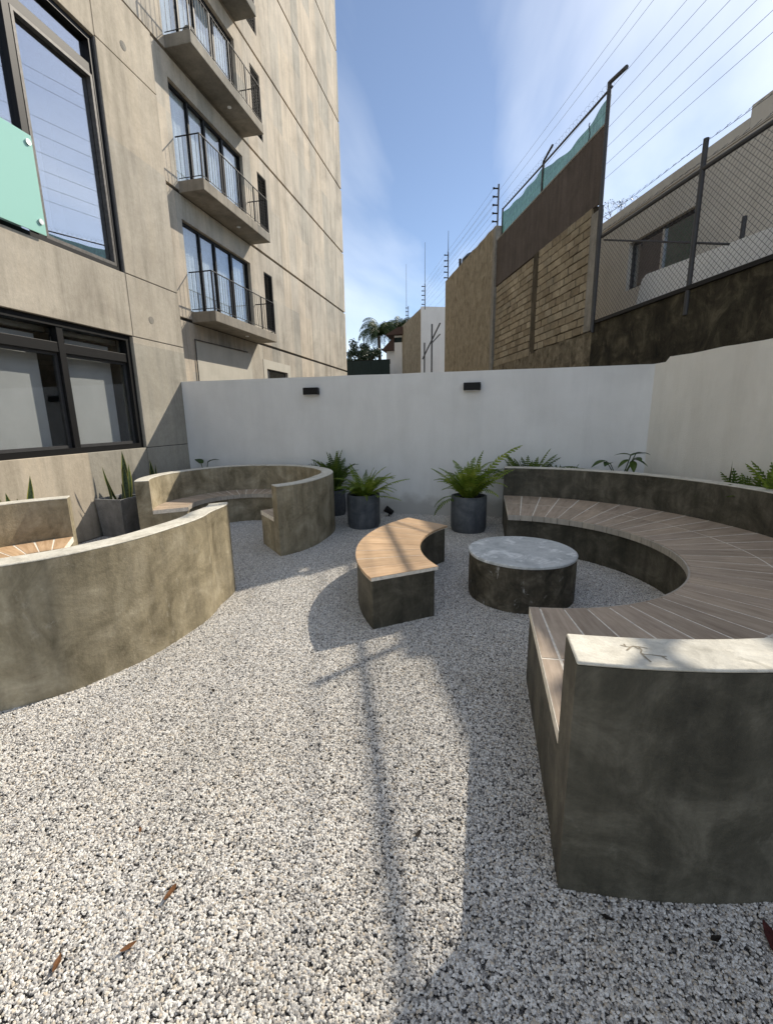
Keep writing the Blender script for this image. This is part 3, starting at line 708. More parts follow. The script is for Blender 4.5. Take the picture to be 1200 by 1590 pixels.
# ------------------------------------------------------------------ boundary wall, brick wall, fence
def boundary():
    m_ = MB(); m2 = MB(); n = 80; S0, S1 = -9.5, 6.42
    for i in range(n):
        a, b = S0+(S1-S0)*i/n, S0+(S1-S0)*(i+1)/n
        h = lambda s: (3.035 + .02*noise.noise(Vector((s*3,1,1)))) if s < 1.62 else 2.93 + .05*noise.noise(Vector((s*2.5,1,1)))
        o = lambda s: .118 + .014*noise.noise(Vector((s*4,7,1)))
        ha, hb = (h(a), h(b)) if (a < 1.62) == (b < 1.62) else (h(a), h(a))
        (m_ if a < 1.55 else m2).hexa([V(a,o(a),-.03), V(a,.42,-.03), V(b,.42,-.03), V(b,o(b),-.03), V(a,o(a),ha), V(a,.42,ha), V(b,.42,hb), V(b,o(b),hb)])
    solo('rubble_footing', m2, 'rubble', 'rough brown rubble footing under the brick wall, above the white wall', 'wall')
    solo('retaining_wall', m_, 'stone', 'old dark mossy stone wall below the chain link fence', 'wall', smooth=None)
    # brick wall
    t = thing('brick_wall', V(3.9,.2,2.9), 'brown block wall with painted brown upper part and a green net above', 'wall')
    m_ = MB(); vbox(m_, 1.90, 6.36, .150, .30, 2.85, 4.93); part('mortar', m_, 'mortar', t)
    m_ = MB(); vbox(m_, 1.68, 1.92, .105, .18, 2.95, 4.80); part('pillar', m_, 'pillar', t, bev=.01)
    m_ = MB(); vbox(m_, 3.86, 4.10, .118, .30, 2.88, 4.92); part('pillar', m_, 'mortar', t, bev=.01)
    m_ = MB(); vbox(m_, 4.10, 6.30, .112, .30, 2.86, 3.02); part('footing', m_, 'stucco', t, bev=.01)
    m_ = MB(); vbox(m_, 1.695, 6.38, .125, .155, 4.905, 5.995); part('brown_panel', m_, 'brown', t)
    m_ = MB(); vbox(m_, 1.74, 6.38, .115, .165, 5.996, 6.03); part('coping', m_, 'pillar', t, bev=.006)
    L, Hh = .285, .1415
    var = []
    for k in range(6):
        b = MB(); j = lambda: random.uniform(-.005, .005)
        hx, hz = L/2-.0095, Hh/2-.009
        P = [WD*sx*hx + WN*oy + Vector((0,0,sz*hz)) for sx, oy, sz in ((-1,-.02,-1),(-1,.04,-1),(1,.04,-1),(1,-.02,-1),(-1,-.02,1),(-1,.04,1),(1,.04,1),(1,-.02,1))]
        P = [p+Vector((j(), j(), j())) for p in P]
        b.hexa(P); var.append(b.mesh('brick', 'brick'))
    # end bricks (cut) are made to size
    def brick(s0, s1, z):
        if s1-s0 > L-.002:
            o = link('brick', random.choice(var), t); o.location = V((s0+s1)/2, .135+random.uniform(-.006,.006), z)-t.location
        else:
            b = MB(); vbox(b, s0+.0095, s1-.0095, .115+random.uniform(-.005,.005), .17, z-Hh/2+.009, z+Hh/2-.009); part('brick', b, 'brick', t)
    for (a, b, z0) in ((1.92, 3.86, 2.94), (4.10, 6.30, 3.03)):
        z = z0+Hh/2; r = 0
        while z+Hh/2 < 4.905+.02:
            s = b - (0 if r % 2 else L/2)
            cur = b
            first = L if r % 2 else L*.5
            while cur > a+.05:
                nx = max(a, cur-first); first = L
                if cur-nx > .06: brick(nx, cur, z)
                cur = nx
            z += Hh; r += 1
    # pale post at the far end of the bricks
    m_ = MB(); vbox(m_, 6.37, 6.55, .07, .30, 2.6, 6.36); solo('concrete_post', m_, 'pillar', 'slim pale concrete post between the brick wall and the stucco wall', 'post', bev=.012)
    m_ = MB(); n = 40
    for i in range(n):
        a, b = 6.56+(11.65-6.56)*i/n, 6.56+(11.65-6.56)*(i+1)/n
        o = lambda s: .11+.015*noise.noise(Vector((s*3,2,4))); h = lambda s: 6.40+.02*(s-6.5)+.025*noise.noise(Vector((s*2.2,8,1)))
        m_.hexa([V(a,o(a),-.03), V(a,.36,-.03), V(b,.36,-.03), V(b,o(b),-.03), V(a,o(a),h(a)), V(a,.36,h(a)), V(b,.36,h(b)), V(b,o(b),h(b))])
    solo('stucco_wall', m_, 'stucco', 'tall rough brown stucco wall beyond the brick wall', 'wall')
    # far stretch
    m_ = MB()
    for i in range(20):
        a, b = 15.7+6*i/20, 15.7+6*(i+1)/20
        h = lambda s: 6.5 + .05*(s-15.7) + .02*noise.noise(Vector((s*4,8,1)))
        m_.hexa([V(a,0,-.03), V(a,.3,-.03), V(b,.3,-.03), V(b,0,-.03), V(a,0,h(a)), V(a,.3,h(a)), V(b,.3,h(b)), V(b,0,h(b))])
    solo('far_stucco_wall', m_, 'stucco', 'narrow ochre stucco wall beside the white gable in the distance', 'wall')
    m_ = MB(); m_.extrude([V(15.66,-.02,-.03), V(15.66,3.6,-.03), V(15.66,3.6,6.5), V(15.66,-.02,6.53)], WD*-.12); solo('white_gable_wall', m_, 'house_white', 'plain white wall end standing between the two stucco walls', 'wall')
    m_ = MB()
    for s, o, z in ((14.9,.0,5.0),(13.6,.0,5.55)): m_.tube(V(s,o,0), V(s,o,z), .035, 6)
    f = thing('pipe_railing', V(14.2,0,0), 'dark pipe railing in front of the white wall end', 'railing')
    for s, z in ((14.9,4.85),(13.4,5.35)):
        q = MB(); q.tube(V(s,0,0), V(s,0,z), .035, 6); part('post', q, 'dark_steel', f)
    q = MB(); q.tube(V(15.3,0,4.2), V(12.0,0,5.1), .03, 6); part('rail', q, 'dark_steel', f)
    q = MB(); q.tube(V(13.4,0,4.6), V(12.0,0,4.7), .025, 6); part('rail', q, 'dark_steel', f)
boundary()
def electric_posts():
    for s, z0, z1, lab, tall in ((6.46, 6.36, 7.34, 'short electric fence post with insulators on the pale concrete post', 0), (11.45, 6.45, 8.14, 'slender electric fence post at the far end of the stucco wall', 1), (15.55, 6.5, 9.2, 'tall thin antenna mast with insulators above the white wall end', 1), (20.0, 6.6, 7.55, 'small electric fence post above the distant ochre wall', 0)):
        t = thing('electric_fence_post', V(s,.15,z0), lab, 'post', 'electric fence posts along the boundary walls')
        m_ = MB(); m_.tube(V(s,.15,z0-.1), V(s,.15,z0+.98), .022, 6)
        part('pole', m_, 'rust', t)
        if tall: m_ = MB(); m_.tube(V(s,.15,z0+.9), V(s,.15,z1), .013, 5, .007); part('mast', m_, 'rust', t)
        for k in range(5):
            z = z0+.12+.19*k; q = MB(); q.tube(V(s,.15,z), V(s,.02,z), .018, 6); q.tube(V(s,.02,z-.02), V(s,.02,z+.02), .024, 6); part('insulator', q, 'black', t)
    m_ = MB(); m_.tube(V(20.6,.15,6.6), V(20.6,.15,9.9), .02, 5, .008)
    solo('antenna_mast', m_, 'cable', 'faint thin grey mast standing far behind the ochre wall', 'mast')
    for k in range(5):
        z = 6.36+.12+.19*k
        m_ = MB(); m_.path([V(6.46,.02,z), V(9,.02,z+.02), V(11.45,.02,z+.09)], .003, 3)
        m_.path([V(11.45,.02,z+.09), V(15.55,.02,z+.14)], .003, 3); 
        solo('electric_fence_wire', m_, 'cable', ('lowest', 'second lowest', 'middle', 'second highest', 'top')[k]+' of five thin electric fence wires above the brown stucco wall', 'wire', 'electric fence wires on the stucco wall')
electric_posts()
def tank():
    t = thing('water_tank', W(10.6,.9,5.0), 'black plastic water tank peeping over the stucco wall', 'tank'); c = W(10.6,.9,0)
    m_ = MB(); prof = [(.5,5.0),(.55,5.1),(.55,6.95),(.42,7.08),(.2,7.16)]
    for (r0,z0),(r1,z1) in zip(prof,prof[1:]): m_.tube(c+Vector((0,0,z0)), c+Vector((0,0,z1)), r0, 20, r1, cap=False)
    part('body', m_, 'tank', t, smooth=40); m_ = MB(); m_.tube(c+Vector((0,0,7.15)), c+Vector((0,0,7.2)), .22, 16); part('lid', m_, 'tank', t)
    m_ = MB(); m_.box(*(W(10.6,.9,0).x-.7, W(10.6,.9,0).x+.7), *(W(10.6,.9,0).y-.7, W(10.6,.9,0).y+.7), 0, 5.0); part('support', m_, 'stucco', t)
    m_ = MB(); m_.tube(W(11.4,.5,5), W(11.4,.5,7.2), .05, 8); solo('vent_pipe', m_, 'tank', 'black vent pipe beside the water tank on the stucco wall', 'pipe')
tank()
def net_fence():
    t = thing('net_fence', V(3.9,.2,6.03), 'green shade net on a steel frame with barbed coil on top of the brown wall', 'fence')
    # tall corner post with bent arm, starts at the foot of the wall
    m_ = MB(); m_.tube(V(1.665,.12,2.95), V(1.70,.12,6.545), .032, 8); m_.tube(V(1.70,.12,6.535), V(1.293,.12,6.472), .030, 8); part('corner_post', m_, 'dark_steel', t)
    m_ = MB(); m_.tube(V(3.97,.16,5.9), V(3.95,.16,6.60), .025, 8); m_.tube(V(3.95,.16,6.60), V(3.47,.10,6.63), .022, 8); part('post', m_, 'dark_steel', t)
    m_ = MB(); m_.tube(V(6.14,.16,5.9), V(6.14,.16,6.66), .022, 8); part('post', m_, 'dark_steel', t)
    m_ = MB(); m_.tube(V(1.66,.14,6.46), V(3.95,.16,6.55), .018, 8); m_.tube(V(3.95,.16,6.55), V(6.14,.16,6.64), .018, 8); part('top_rail', m_, 'dark_steel', t)
    m_ = MB(); n = 60
    def top(s):
        if s > 3.95: return 6.50 + .06*(s-3.95)/2.2 - .06*math.sin(math.pi*(s-3.95)/2.2)
        u = (s-1.70)/2.25; return 6.40 + .06*u - .16*math.sin(math.pi*u)**1.3
    for i in range(n):
        a, b = 1.72+(6.12-1.72)*i/n, 1.72+(6.12-1.72)*(i+1)/n
        wv = lambda s, u: .17 + .018*math.sin(s*9)*u
        k = 4
        for j in range(k):
            u0, u1 = j/k, (j+1)/k; z = lambda s, u: 6.04+(top(s)-6.04)*u
            m_.quad(V(a,wv(a,u0),z(a,u0)), V(b,wv(b,u0),z(b,u0)), V(b,wv(b,u1),z(b,u1)), V(a,wv(a,u1),z(a,u1)))
    part('shade_net', m_, 'net', t, smooth=60)
    for s in (2.25, 3.95):
        m_ = MB(); m_.path([V(s+.02,.15,6.03), V(s-.02,.15,6.15), V(s+.03,.15,6.30), V(s,.15,top(s))], .008, 5); part('tie_bar', m_, 'dark_steel', t)
    m_ = MB(); P = []; N_ = 36*10
    for i in range(N_+1):
        s = 1.7+(6.1-1.7)*i/N_; a = 2*math.pi*i/10; P.append(V(s, .15+.045*math.cos(a), 6.48+.04*(s-1.7)+.05+.05*math.sin(a)))
    m_.path(P, .0019, 3); part('barbed_coil', m_, 'cable', t)
net_fence()
def chain_link():
    t = thing('chain_link_fence', V(0,.2,3.03), 'chain link fence with steel posts and barbed strands on the old stone wall', 'fence')
    o = .11; z0, z1 = 3.10, 4.34; S0, S1 = -4.2, 1.56
    for s, zt in ((-.41,4.66),(-2.4,4.66),(-4.2,4.66)):
        m_ = MB(); m_.tube(V(s,o,2.75), V(s,o,zt), .030, 10); part('post', m_, 'dark_steel', t, smooth=50)
    m_ = MB(); m_.tube(V(1.58,o-.03,2.9), V(1.58,o-.03,4.80), .026, 10); part('post', m_, 'dark_steel', t, smooth=50)
    m_ = MB(); m_.tube(V(S0,o,z1), V(S1,o,z1+.01), .026, 8); part('top_rail', m_, 'dark_steel', t)
    m_ = MB(); vbox(m_, S0, S1, o-.03, o+.03, 3.035, 3.085); part('bottom_rail', m_, 'black', t)
    m_ = MB(); m_.tube(V(1.53,o+.02,4.29), V(-.45,o+.02,3.55), .014, 6); m_.tube(V(-.45,o+.02,3.55), V(-.9,o+.02,3.38), .014, 6); part('brace', m_, 'dark_steel', t)
    m_ = MB(); p = .072; H = z1-z0; r = .0023
    k = S0-H
    while k < S1:
        for sg in (1, -1):
            # diagonal from (k, z0) rising
            a, b = k, k+H; za, zb = (z0, z1) if sg == 1 else (z1, z0)
            if a < S0: za += (S0-a)/(b-a)*(zb-za); a = S0
            if b > S1: zb -= (b-S1)/(b-k)*((z1-z0) if sg == 1 else (z0-z1)); b = S1
            if b-a > .01: m_.tube(V(a,o+.004*sg,za), V(b,o+.004*sg,zb), r, 3, cap=False)
        k += p
    part('wire_mesh', m_, 'wire', t)
    for j, z in enumerate((4.44, 4.635)):
        m_ = MB(); P = [V(S0+(S1-S0)*i/40, o, z-.02*math.sin(math.pi*((i*(S1-S0)/40) % 2)/2)) for i in range(41)]
        m_.path(P, .003, 3)
        s = S0
        while s < S1:
            m_.tube(V(s-.02,o-.02,z-.025), V(s+.02,o+.02,z+.02), .0025, 3); m_.tube(V(s+.02,o-.02,z-.025), V(s-.02,o+.02,z+.02), .0025, 3); s += .13
        part('barbed_strand', m_, 'wire', t)
chain_link()
def neighbour():
    D = 1.9; t = thing('neighbour_house', W(2,D+2,0), 'beige flat-roofed house behind the chain link fence', 'house')
    def wallp(s0, s1, z0, z1, o0=D, o1=D+5):
        m_ = MB(); wbox(m_, s0, s1, o0, o1, z0, z1); return m_
    a, b, c, d = 1.92, 3.63, 4.10, 5.02
    m_ = MB(); wbox(m_, 3.63, 5.0, D, D+.25, 0, 5.60); wbox(m_, 1.03, 1.92, D, D+.25, 0, 5.60); wbox(m_, 1.92, 3.63, D, D+.25, 0, 4.10); wbox(m_, 1.92, 3.63, D, D+.25, 5.02, 5.60)
    part('wall', m_, 'house', t)
    part('wall', wallp(-9, 1.03, 0, 5.595, D-.004, D+.25), 'house', t)
    part('wall', wallp(-9, 5.0, 0, 5.4, D+3.5, D+5), 'house', t); part('wall', wallp(4.8, 5.0, 0, 5.4, D+.25, D+3.5), 'house', t)
    part('roof_slab', wallp(-9, 5.0, 5.45, 5.58, D+.25, D+5), 'house', t)
    for i, (p0, p1, zt) in enumerate(((1.032,5.06,5.80),(.62,1.03,5.95),(-.45,.618,5.785),(-.68,-.452,5.80),(-.9,-.682,5.95),(-1.12,-.902,6.18),(-9,-1.122,5.86))):  # later steps are unseen, their heights shaped to fit the shadow edge
        part('parapet', wallp(p0, p1, 5.60, zt, D-.02+.001*i, D+.26), 'house', t, bev=.006)
    part('room', wallp(-3, 4.7, 3.3, 3.5, D+.3, D+3.4), 'room', t); part('room', wallp(1.2, 4.7, 3.5, 5.44, D+.7, D+.75), 'room', t)  # dark board behind the window puts the dim interior into colour
    m_ = MB(); wbox(m_, a, b, D+.08, D+.14, c, c+.05); wbox(m_, a, b, D+.08, D+.14, d-.05, d); wbox(m_, a, a+.05, D+.08, D+.14, c+.05, d-.05); wbox(m_, b-.05, b, D+.08, D+.14, c+.05, d-.05)
    wn_ = part('window', m_, 'dark_steel', t)
    m_ = MB(); wbox(m_, 2.70, 2.76, D+.07, D+.15, c+.05, d-.05); part('mullion', m_, 'alu', wn_)
    for p, q in ((a+.05,2.70),(2.76,b-.05)):
        m_ = MB(); wbox(m_, p, q, D+.10, D+.106, c+.05, d-.05); part('pane', m_, 'glass_balc', wn_)
    m_ = MB(); wbox(m_, a+.06, 2.70, D+.125, D+.13, c+.05, d-.05); part('green_curtain', m_, 'green_cloth', wn_)
    # white parapet wall of the lower terrace
    t2 = MB(); t2.extrude([W(1.81,.9,0), W(-4.5,.9,0), W(-4.5,.9,3.52), W(-.56,.9,3.71), W(1.62,.9,3.83), W(1.72,.9,3.78), W(1.81,.9,3.45)], WN*.15)
    solo('terrace_parapet', t2, 'house_white', 'white terrace parapet with sloping top behind the chain link fence', 'wall')
    m_ = MB(); m_.tube(W(-.075,.97,3.70), W(-.075,.97,4.02), .03, 8); solo('stub_post', m_, 'dark_steel', 'short dark stub post on the white terrace parapet', 'post')
neighbour()
# overhead cables
for k, z in enumerate((13.3, 12.87, 11.85, 11.33, 10.76, 10.2, 9.69, 9.26)):
    m_ = MB(); P = [W(-30+70*i/14, 5, z + .0009*((i-7)*5)**2*.3) for i in range(15)]
    m_.path(P, .0055, 4)
    solo('overhead_cable', m_, 'cable', ('topmost', 'second highest', 'third highest', 'fourth highest', 'fourth lowest', 'third lowest', 'second lowest', 'lowest')[k]+' of eight thin grey overhead cables above the neighbour house', 'cable', 'overhead cables above the neighbour house')

# ------------------------------------------------------------------ distance: gate, house, palms, trees
def distance():
    t = thing('sheet_gate', (-6.8,26,0), 'dark green sheet metal gate at the end of the lane', 'gate')
    for i in range(5): part('sheet', mbox(-8.3+.56*i, -8.3+.56*i+.55, 26, 26.06, .1, 4.82), 'gate', t)
    part('frame', mbox(-8.35, -5.5, 26.061, 26.12, 4.6, 4.86), 'black', t)
    h = thing('far_house', (-4.6,29,0), 'small white house with brown roof far beyond the garden wall', 'house')
    part('wall', mbox(-5.42, -3.2, 27, 31, 0, 5.9), 'house_white', h)
    part('side_wall', mbox(-6.0, -5.424, 27.4, 31, 0, 5.5), 'house_white', h)
    part('wall_band', mbox(-5.42, -3.2, 27.002, 31, 6.18, 6.3), 'house_white', h)
    part('window', mbox(-5.40, -3.3, 27.06, 30.9, 5.9, 6.18), 'gate', h)
    m_ = MB(); m_.extrude([(-5.9,26.6,6.28), (-3.0,26.6,6.28), (-3.0,26.6,6.75), (-5.1,26.6,6.68)], (0,4.8,0)); part('roof', m_, 'tile_roof', h)
    m_ = MB(); m_.hexa([(-6.2,27,5.5),(-5.43,27,5.5),(-5.43,31,5.5),(-6.2,31,5.5),(-6.2,27,5.52),(-5.43,27,6.25),(-5.43,31,6.25),(-6.2,31,5.52)]); part('lean_to_roof', m_, 'tile_roof', h)
distance()
def frond_mesh(name, mat, n, length, width, droop, seed, hang=.35, upright=1.0, taper=1.0, gapf=.36):
    rnd = random.Random(seed); m_ = MB()
    P = []; ang = rad(75*upright); x = z = 0; step = length/n
    for i in range(n+1):
        P.append(Vector((x, 0, z))); a = ang - droop*(i/n)**1.4; x += step*math.cos(a); z += step*math.sin(a)
    m_.path([p for p in P[::2]]+[P[-1]], .0035*length/.5, 3)
    for i in range(2, n+1):
        t = i/n; l = width*(math.sin(math.pi*min(1, (t*.90+.10)))**.6)*(1-.25*t*taper)*rnd.uniform(.8,1.15)
        if l < width*.08: l = width*.08
        d = (P[i]-P[i-1]).normalized(); up = Vector((-d.z,0,d.x))
        for sg in (-1, 1):
            out = (Vector((0,sg,0)) + d*.45 - up*hang*rnd.uniform(.4,1.3)).normalized(); wdt = step*gapf*d
            b = P[i]; tip = b+out*l; md = b+out*l*.5+up*l*.06
            m_.quad(b-wdt*.8, md-wdt, md+wdt, b+wdt*.8); m_.quad(md-wdt, tip-wdt*.35, tip+wdt*.35, md+wdt)
    return m_.mesh(name, mat)
def leaf_cloud(rnd, c, r, n, size):
    m_ = MB()
    for _ in range(n):
        while True:
            p = Vector((rnd.uniform(-1,1), rnd.uniform(-1,1), rnd.uniform(-1,1)))
            if p.length < 1: break
        p = Vector((p.x*r[0], p.y*r[1], p.z*r[2]))*(.55+.45*rnd.random()) + c
        d = Vector((rnd.gauss(0,1), rnd.gauss(0,1), rnd.gauss(0,.7))).normalized(); u = d.orthogonal().normalized(); s = size*rnd.uniform(.6,1.3)
        m_.quad(p-d*s, p+u*s*.4, p+d*s, p-u*s*.4)
    return m_
def palms():
    var = [frond_mesh('frond', 'palm', 30, 2.1, .5, 2.9, s, 1.3, .95, 1.0, .2) for s in (1,2,3)]
    for (x, y, zc, sc_, lab) in ((-7.3,31,7.0,1.0,'feathery palm beside the concrete tower, taller than the dark bushes'), (-6.0,32,7.3,.9,'feathery palm rising behind the brown roof of the far house')):
        t = thing('palm_tree', (x,y,0), lab, 'palm'); rnd = random.Random(int(x*10))
        m_ = MB(); m_.tube((x,y,0), (x+.1,y,zc*.5), .17, 10, .13); m_.tube((x+.1,y,zc*.5), (x,y,zc), .13, 10, .10); part('trunk', m_, 'bark', t, smooth=50)
        for i in range(46):
            o = link('frond', var[i % 3], t); o.location = (0,0,zc); k = sc_*rnd.uniform(.75,1.1); o.scale = (k,k,k)
            o.rotation_euler = (rnd.uniform(-.3,.3), rnd.uniform(-.5,.9), i*2.4+rnd.uniform(-.3,.3))
    for (x, y, z, r, lab) in ((-8.5,30,5.75,(1.35,1.0,1.3),'dark round bushy tree next to the tower corner'), (-9.6,34,5.6,(1.3,1,1.2),'dark tree half hidden behind the tower corner'), (-7.4,28.5,5.1,(1.3,.7,.9),'olive green shrub rising above the green gate')):
        t = thing('bushy_tree', (x,y,0), lab, 'tree'); rnd = random.Random(int(x*7))
        m_ = MB(); m_.tube((x,y,0), (x,y,z), .14, 8, .07)
        for k in range(5): m_.tube((x,y,z-.9+.1*k), (x+r[0]*.6*math.cos(k*1.3), y+.5*math.sin(k*1.3), z+.3), .05, 5, .02)
        part('trunk', m_, 'bark', t)
        m_ = MB()
        for k in range(22):
            c = Vector((x+rnd.uniform(-.7,.7)*r[0], y+rnd.uniform(-.7,.7)*r[1], z+rnd.uniform(-.65,.7)*r[2])); q = leaf_cloud(rnd, c, (.42,.42,.34), 170, .075)
            off = len(m_.v); m_.v += q.v; m_.f += [tuple(i+off for i in f) for f in q.f]
        part('crown', m_, 'tree', t)
    # bare twigs over the neighbour's roof
    t = thing('bare_tree', W(10.2,6,0), 'nearly bare thin tree above the roof of the neighbour house', 'tree'); b0 = W(10.2,6,0); rnd = random.Random(4)
    tr = MB(); tw = MB(); tr.tube(b0, b0+Vector((0,0,7.9)), .07, 6, .02); tw_leaf = MB()
    def grow(p, d, l, r, k):
        e = p+d*l; tw.tube(p, e, r, 4, r*.6, cap=False)
        if k == 0:
            for _ in range(3):
                c = e+Vector((rnd.uniform(-.06,.06), rnd.uniform(-.06,.06), rnd.uniform(-.05,.05))); u = Vector((rnd.gauss(0,1), rnd.gauss(0,1), rnd.gauss(0,1))).normalized(); v = u.orthogonal()
                tw_leaf.quad(c-u*.035, c+v*.014, c+u*.035, c-v*.014)
            return
        for _ in range(3 if k > 1 else 2): grow(e, (d+Vector((rnd.uniform(-.8,.8), rnd.uniform(-.8,.8), rnd.uniform(-.1,.5)))).normalized(), l*.72, r*.6, k-1)
    for a in range(4): grow(b0+Vector((0,0,7.6)), Vector((math.cos(a*1.7)*.6, math.sin(a*1.7)*.6, .9)).normalized(), .5, .014, 3)
    part('trunk', tr, 'bark', t); part('twigs', tw, 'bark', t); part('leaves', tw_leaf, 'tree', t)
palms()

# ------------------------------------------------------------------ plants in pots
FERN = [frond_mesh('frond', 'fern', 20, .62, .088, dr, s, .3, up) for s, dr, up in ((1,1.0,1.0),(2,1.7,.95),(3,1.35,.9),(4,.6,1.05))]
FERND = [frond_mesh('frond', 'fern_dark', 20, .62, .088, dr, s, .35, up) for s, dr, up in ((1,1.0,1.0),(2,1.7,.95),(3,1.35,.9),(4,.6,1.05))]
def round_pot(t, c, r, h, mat='pot'):
    c = Vector(c); m_ = MB(); n = 48; prof = [(0,.0),(r*.93,.0),(r*.95,.03),(r,.06),(r*1.005,h-.03),(r,h),(r-.028,h),(r-.03,h-.05)]
    for rr, z in prof: m_.v += [c+Vector((rr*math.cos(2*math.pi*i/n), rr*math.sin(2*math.pi*i/n), z-.01)) for i in range(n)]
    for k in range(len(prof)-1):
        for i in range(n): m_.f.append((k*n+i, k*n+(i+1) % n, (k+1)*n+(i+1) % n, (k+1)*n+i))
    part('pot', m_, mat, t, smooth=40)
    m_ = MB(); m_.v = [c+Vector((0,0,h-.05))] + [c+Vector(((r-.029)*math.cos(2*math.pi*i/24), (r-.029)*math.sin(2*math.pi*i/24), h-.06+.012*math.sin(i*2.7))) for i in range(24)]
    m_.f = [(0, i+1, (i+1) % 24+1) for i in range(24)]; part('soil', m_, 'soil', t)
def fern(loc, r, h, label, fronds, dark=False, seed=1, potmat='pot', grp='ferns in pots along the garden walls'):
    """fronds: list of (azimuth deg, lean rad, scale, variant)"""
    t = thing('potted_fern', (*loc, 0), label, 'plant', grp); round_pot(t, (*loc, 0), r, h, potmat)
    rnd = random.Random(seed)
    for az, lean, k, v in fronds:
        o = link('frond', (FERND if dark else FERN)[v], t); o.scale = (k, k*rnd.uniform(.9,1.15), k)
        o.rotation_euler = (rnd.uniform(-.25,.25), lean, rad(az)); o.location = (.05*math.cos(rad(az)), .05*math.sin(rad(az)), h-.06)
def rf(seed, n, k0, k1, l0=-.1, l1=.6):
    r = random.Random(seed); return [(i*360/n+r.uniform(-18,18), r.uniform(l0,l1), r.uniform(k0,k1), r.randrange(4)) for i in range(n)]
fern((-.19,6.03), .242, .50, 'lush bright green fern in a charcoal round pot at the end of the half-round bench', rf(5,52,.65,1.15,-.4,.4) + [(20,.05,1.6,0),(165,.1,.95,0),(5,.45,1.1,3),(190,.85,.8,1),(200,1.0,.9,1),(150,.5,.8,2)], seed=5)
fern((-1.69,6.02), .235, .49, 'spreading fern in a charcoal round pot with one long frond out to the side', rf(8,52,.5,.95,-.2,.6) + [(8,.75,1.1,3),(-25,1.15,.9,3),(25,.35,.9,0),(180,.3,.7,1),(200,.5,.6,2),(160,.2,.7,1)], seed=8)
fern((-2.36,6.72), .16, .42, 'narrow upright dark fern in a pot between the horseshoe bench and white wall', rf(3,40,.75,1.15,-.42,-.1), True, 3)
fern((.62,6.76), .13, .40, 'arching fern behind the back of the half-round bench', rf(11,36,.9,1.3,-.4,.15) + [(0,.15,1.6,2),(10,.05,1.55,1),(180,.0,1.35,1),(175,.1,1.3,2)], True, 11)
fern(W(-2.12,-.125,0).xy, .11, .42, 'dense fern tucked between the off-white wall and the half-round bench', rf(15,32,.95,1.3,-.42,-.1), False, 15)
fern(W(-1.75,-.13,0).xy, .11, .40, 'low spreading fern beside the dark spike plant at the off-white wall', rf(17,28,.8,1.05,-.4,0) , True, 17)
fern((1.15,6.78), .10, .38, 'sparse small fern barely topping the bench back at the white wall', rf(21,16,.75,1.0,-.4,-.1), True, 21)
def blade(m_, base, top, wd, bend, tw, n=10):
    base, top = Vector(base), Vector(top); ax = (top-base); side = Vector((math.cos(tw), math.sin(tw), 0)); nrm = ax.normalized().cross(side)
    P = []
    for i in range(n+1):
        t = i/n; c = base+ax*t+Vector(bend)*math.sin(math.pi*t); ww = wd*(.55+.75*math.sin(math.pi*min(t*.8+.1,1)))*(1-t**5)
        sd = (side*math.cos(t*.8)+nrm*math.sin(t*.8)).normalized()
        P.append((c-sd*ww, c+nrm*ww*.25, c+sd*ww, t))
    for a, b in zip(P, P[1:]):
        m_.quad(a[0], a[1], b[1], b[0], uv=[(a[3],0),(a[3],.5),(b[3],.5),(b[3],0)]); m_.quad(a[1], a[2], b[2], b[1], uv=[(a[3],.5),(a[3],1),(b[3],1),(b[3],.5)])
def snake_plant(loc, label, blades, square=None, r=.14, h=.4, grp='snake plants along the walls'):
    t = thing('snake_plant', (*loc, 0), label, 'plant', grp); x, y = loc
    if square:
        a, b, h = square; m_ = MB(); tp = .03
        P = [(-a+tp,-b+tp),(a-tp,-b+tp),(a-tp,b-tp),(-a+tp,b-tp)]; Q = [(-a,-b),(a,-b),(a,b),(-a,b)]; I = [(-a+.03,-b+.03),(a-.03,-b+.03),(a-.03,b-.03),(-a+.03,b-.03)]
        rings = [[(x+p[0], y+p[1], -.01) for p in P], [(x+p[0], y+p[1], h) for p in Q], [(x+p[0], y+p[1], h) for p in I], [(x+p[0], y+p[1], h-.07) for p in I]]
        for k in rings: m_.v += [Vector(q) for q in k]
        for k in range(3):
            for i in range(4): m_.f.append((k*4+i, k*4+(i+1) % 4, (k+1)*4+(i+1) % 4, (k+1)*4+i))
        part('planter', m_, 'planter', t, bev=.006); m_ = MB(); m_.quad(*[(x+p[0], y+p[1], h-.06) for p in I]); part('soil', m_, 'soil', t)
    else: round_pot(t, (*loc, 0), r, h)
    for bx, by, tx, ty, tz, wd, bend, tw in blades:
        m_ = MB(); blade(m_, (x+bx, y+by, h-.08), (x+tx, y+ty, tz), wd, bend, tw); part('leaf', m_, 'snake', t, smooth=60)
snake_plant((-4.93,5.06), 'snake plant with tall yellow-edged leaves in a grey square planter by the building', [(.0,.10,-.0,.14,1.16,.035,(0,.02,0),.6),(.03,.13,.03,.19,1.0,.032,(.02,0,0),1.2),(.05,.07,.04,.10,.95,.032,(0,0,0),.2),(-.02,.15,-.02,.17,.9,.03,(0,.02,0),2.),(-.03,-.02,-.02,-.20,.98,.016,(0,-.03,0),.9),(-.03,-.12,0,-.20,.80,.012,(0,.02,0),.4),(0,.02,.0,.05,.72,.012,(0,.03,0),.4)], (.21,.22,.53))
snake_plant((-4.93,5.72), 'snake plant in a round pot behind the horseshoe bench, in shadow', [(0,0,0,-.02,.99,.032,(0,.02,0),.5),(.03,.03,.03,.05,.93,.03,(0,0,0),1.1),(-.03,.02,-.03,.03,.90,.03,(0,0,0),.2),(.0,-.04,.0,-.05,.86,.03,(0,0,0),1.9)])
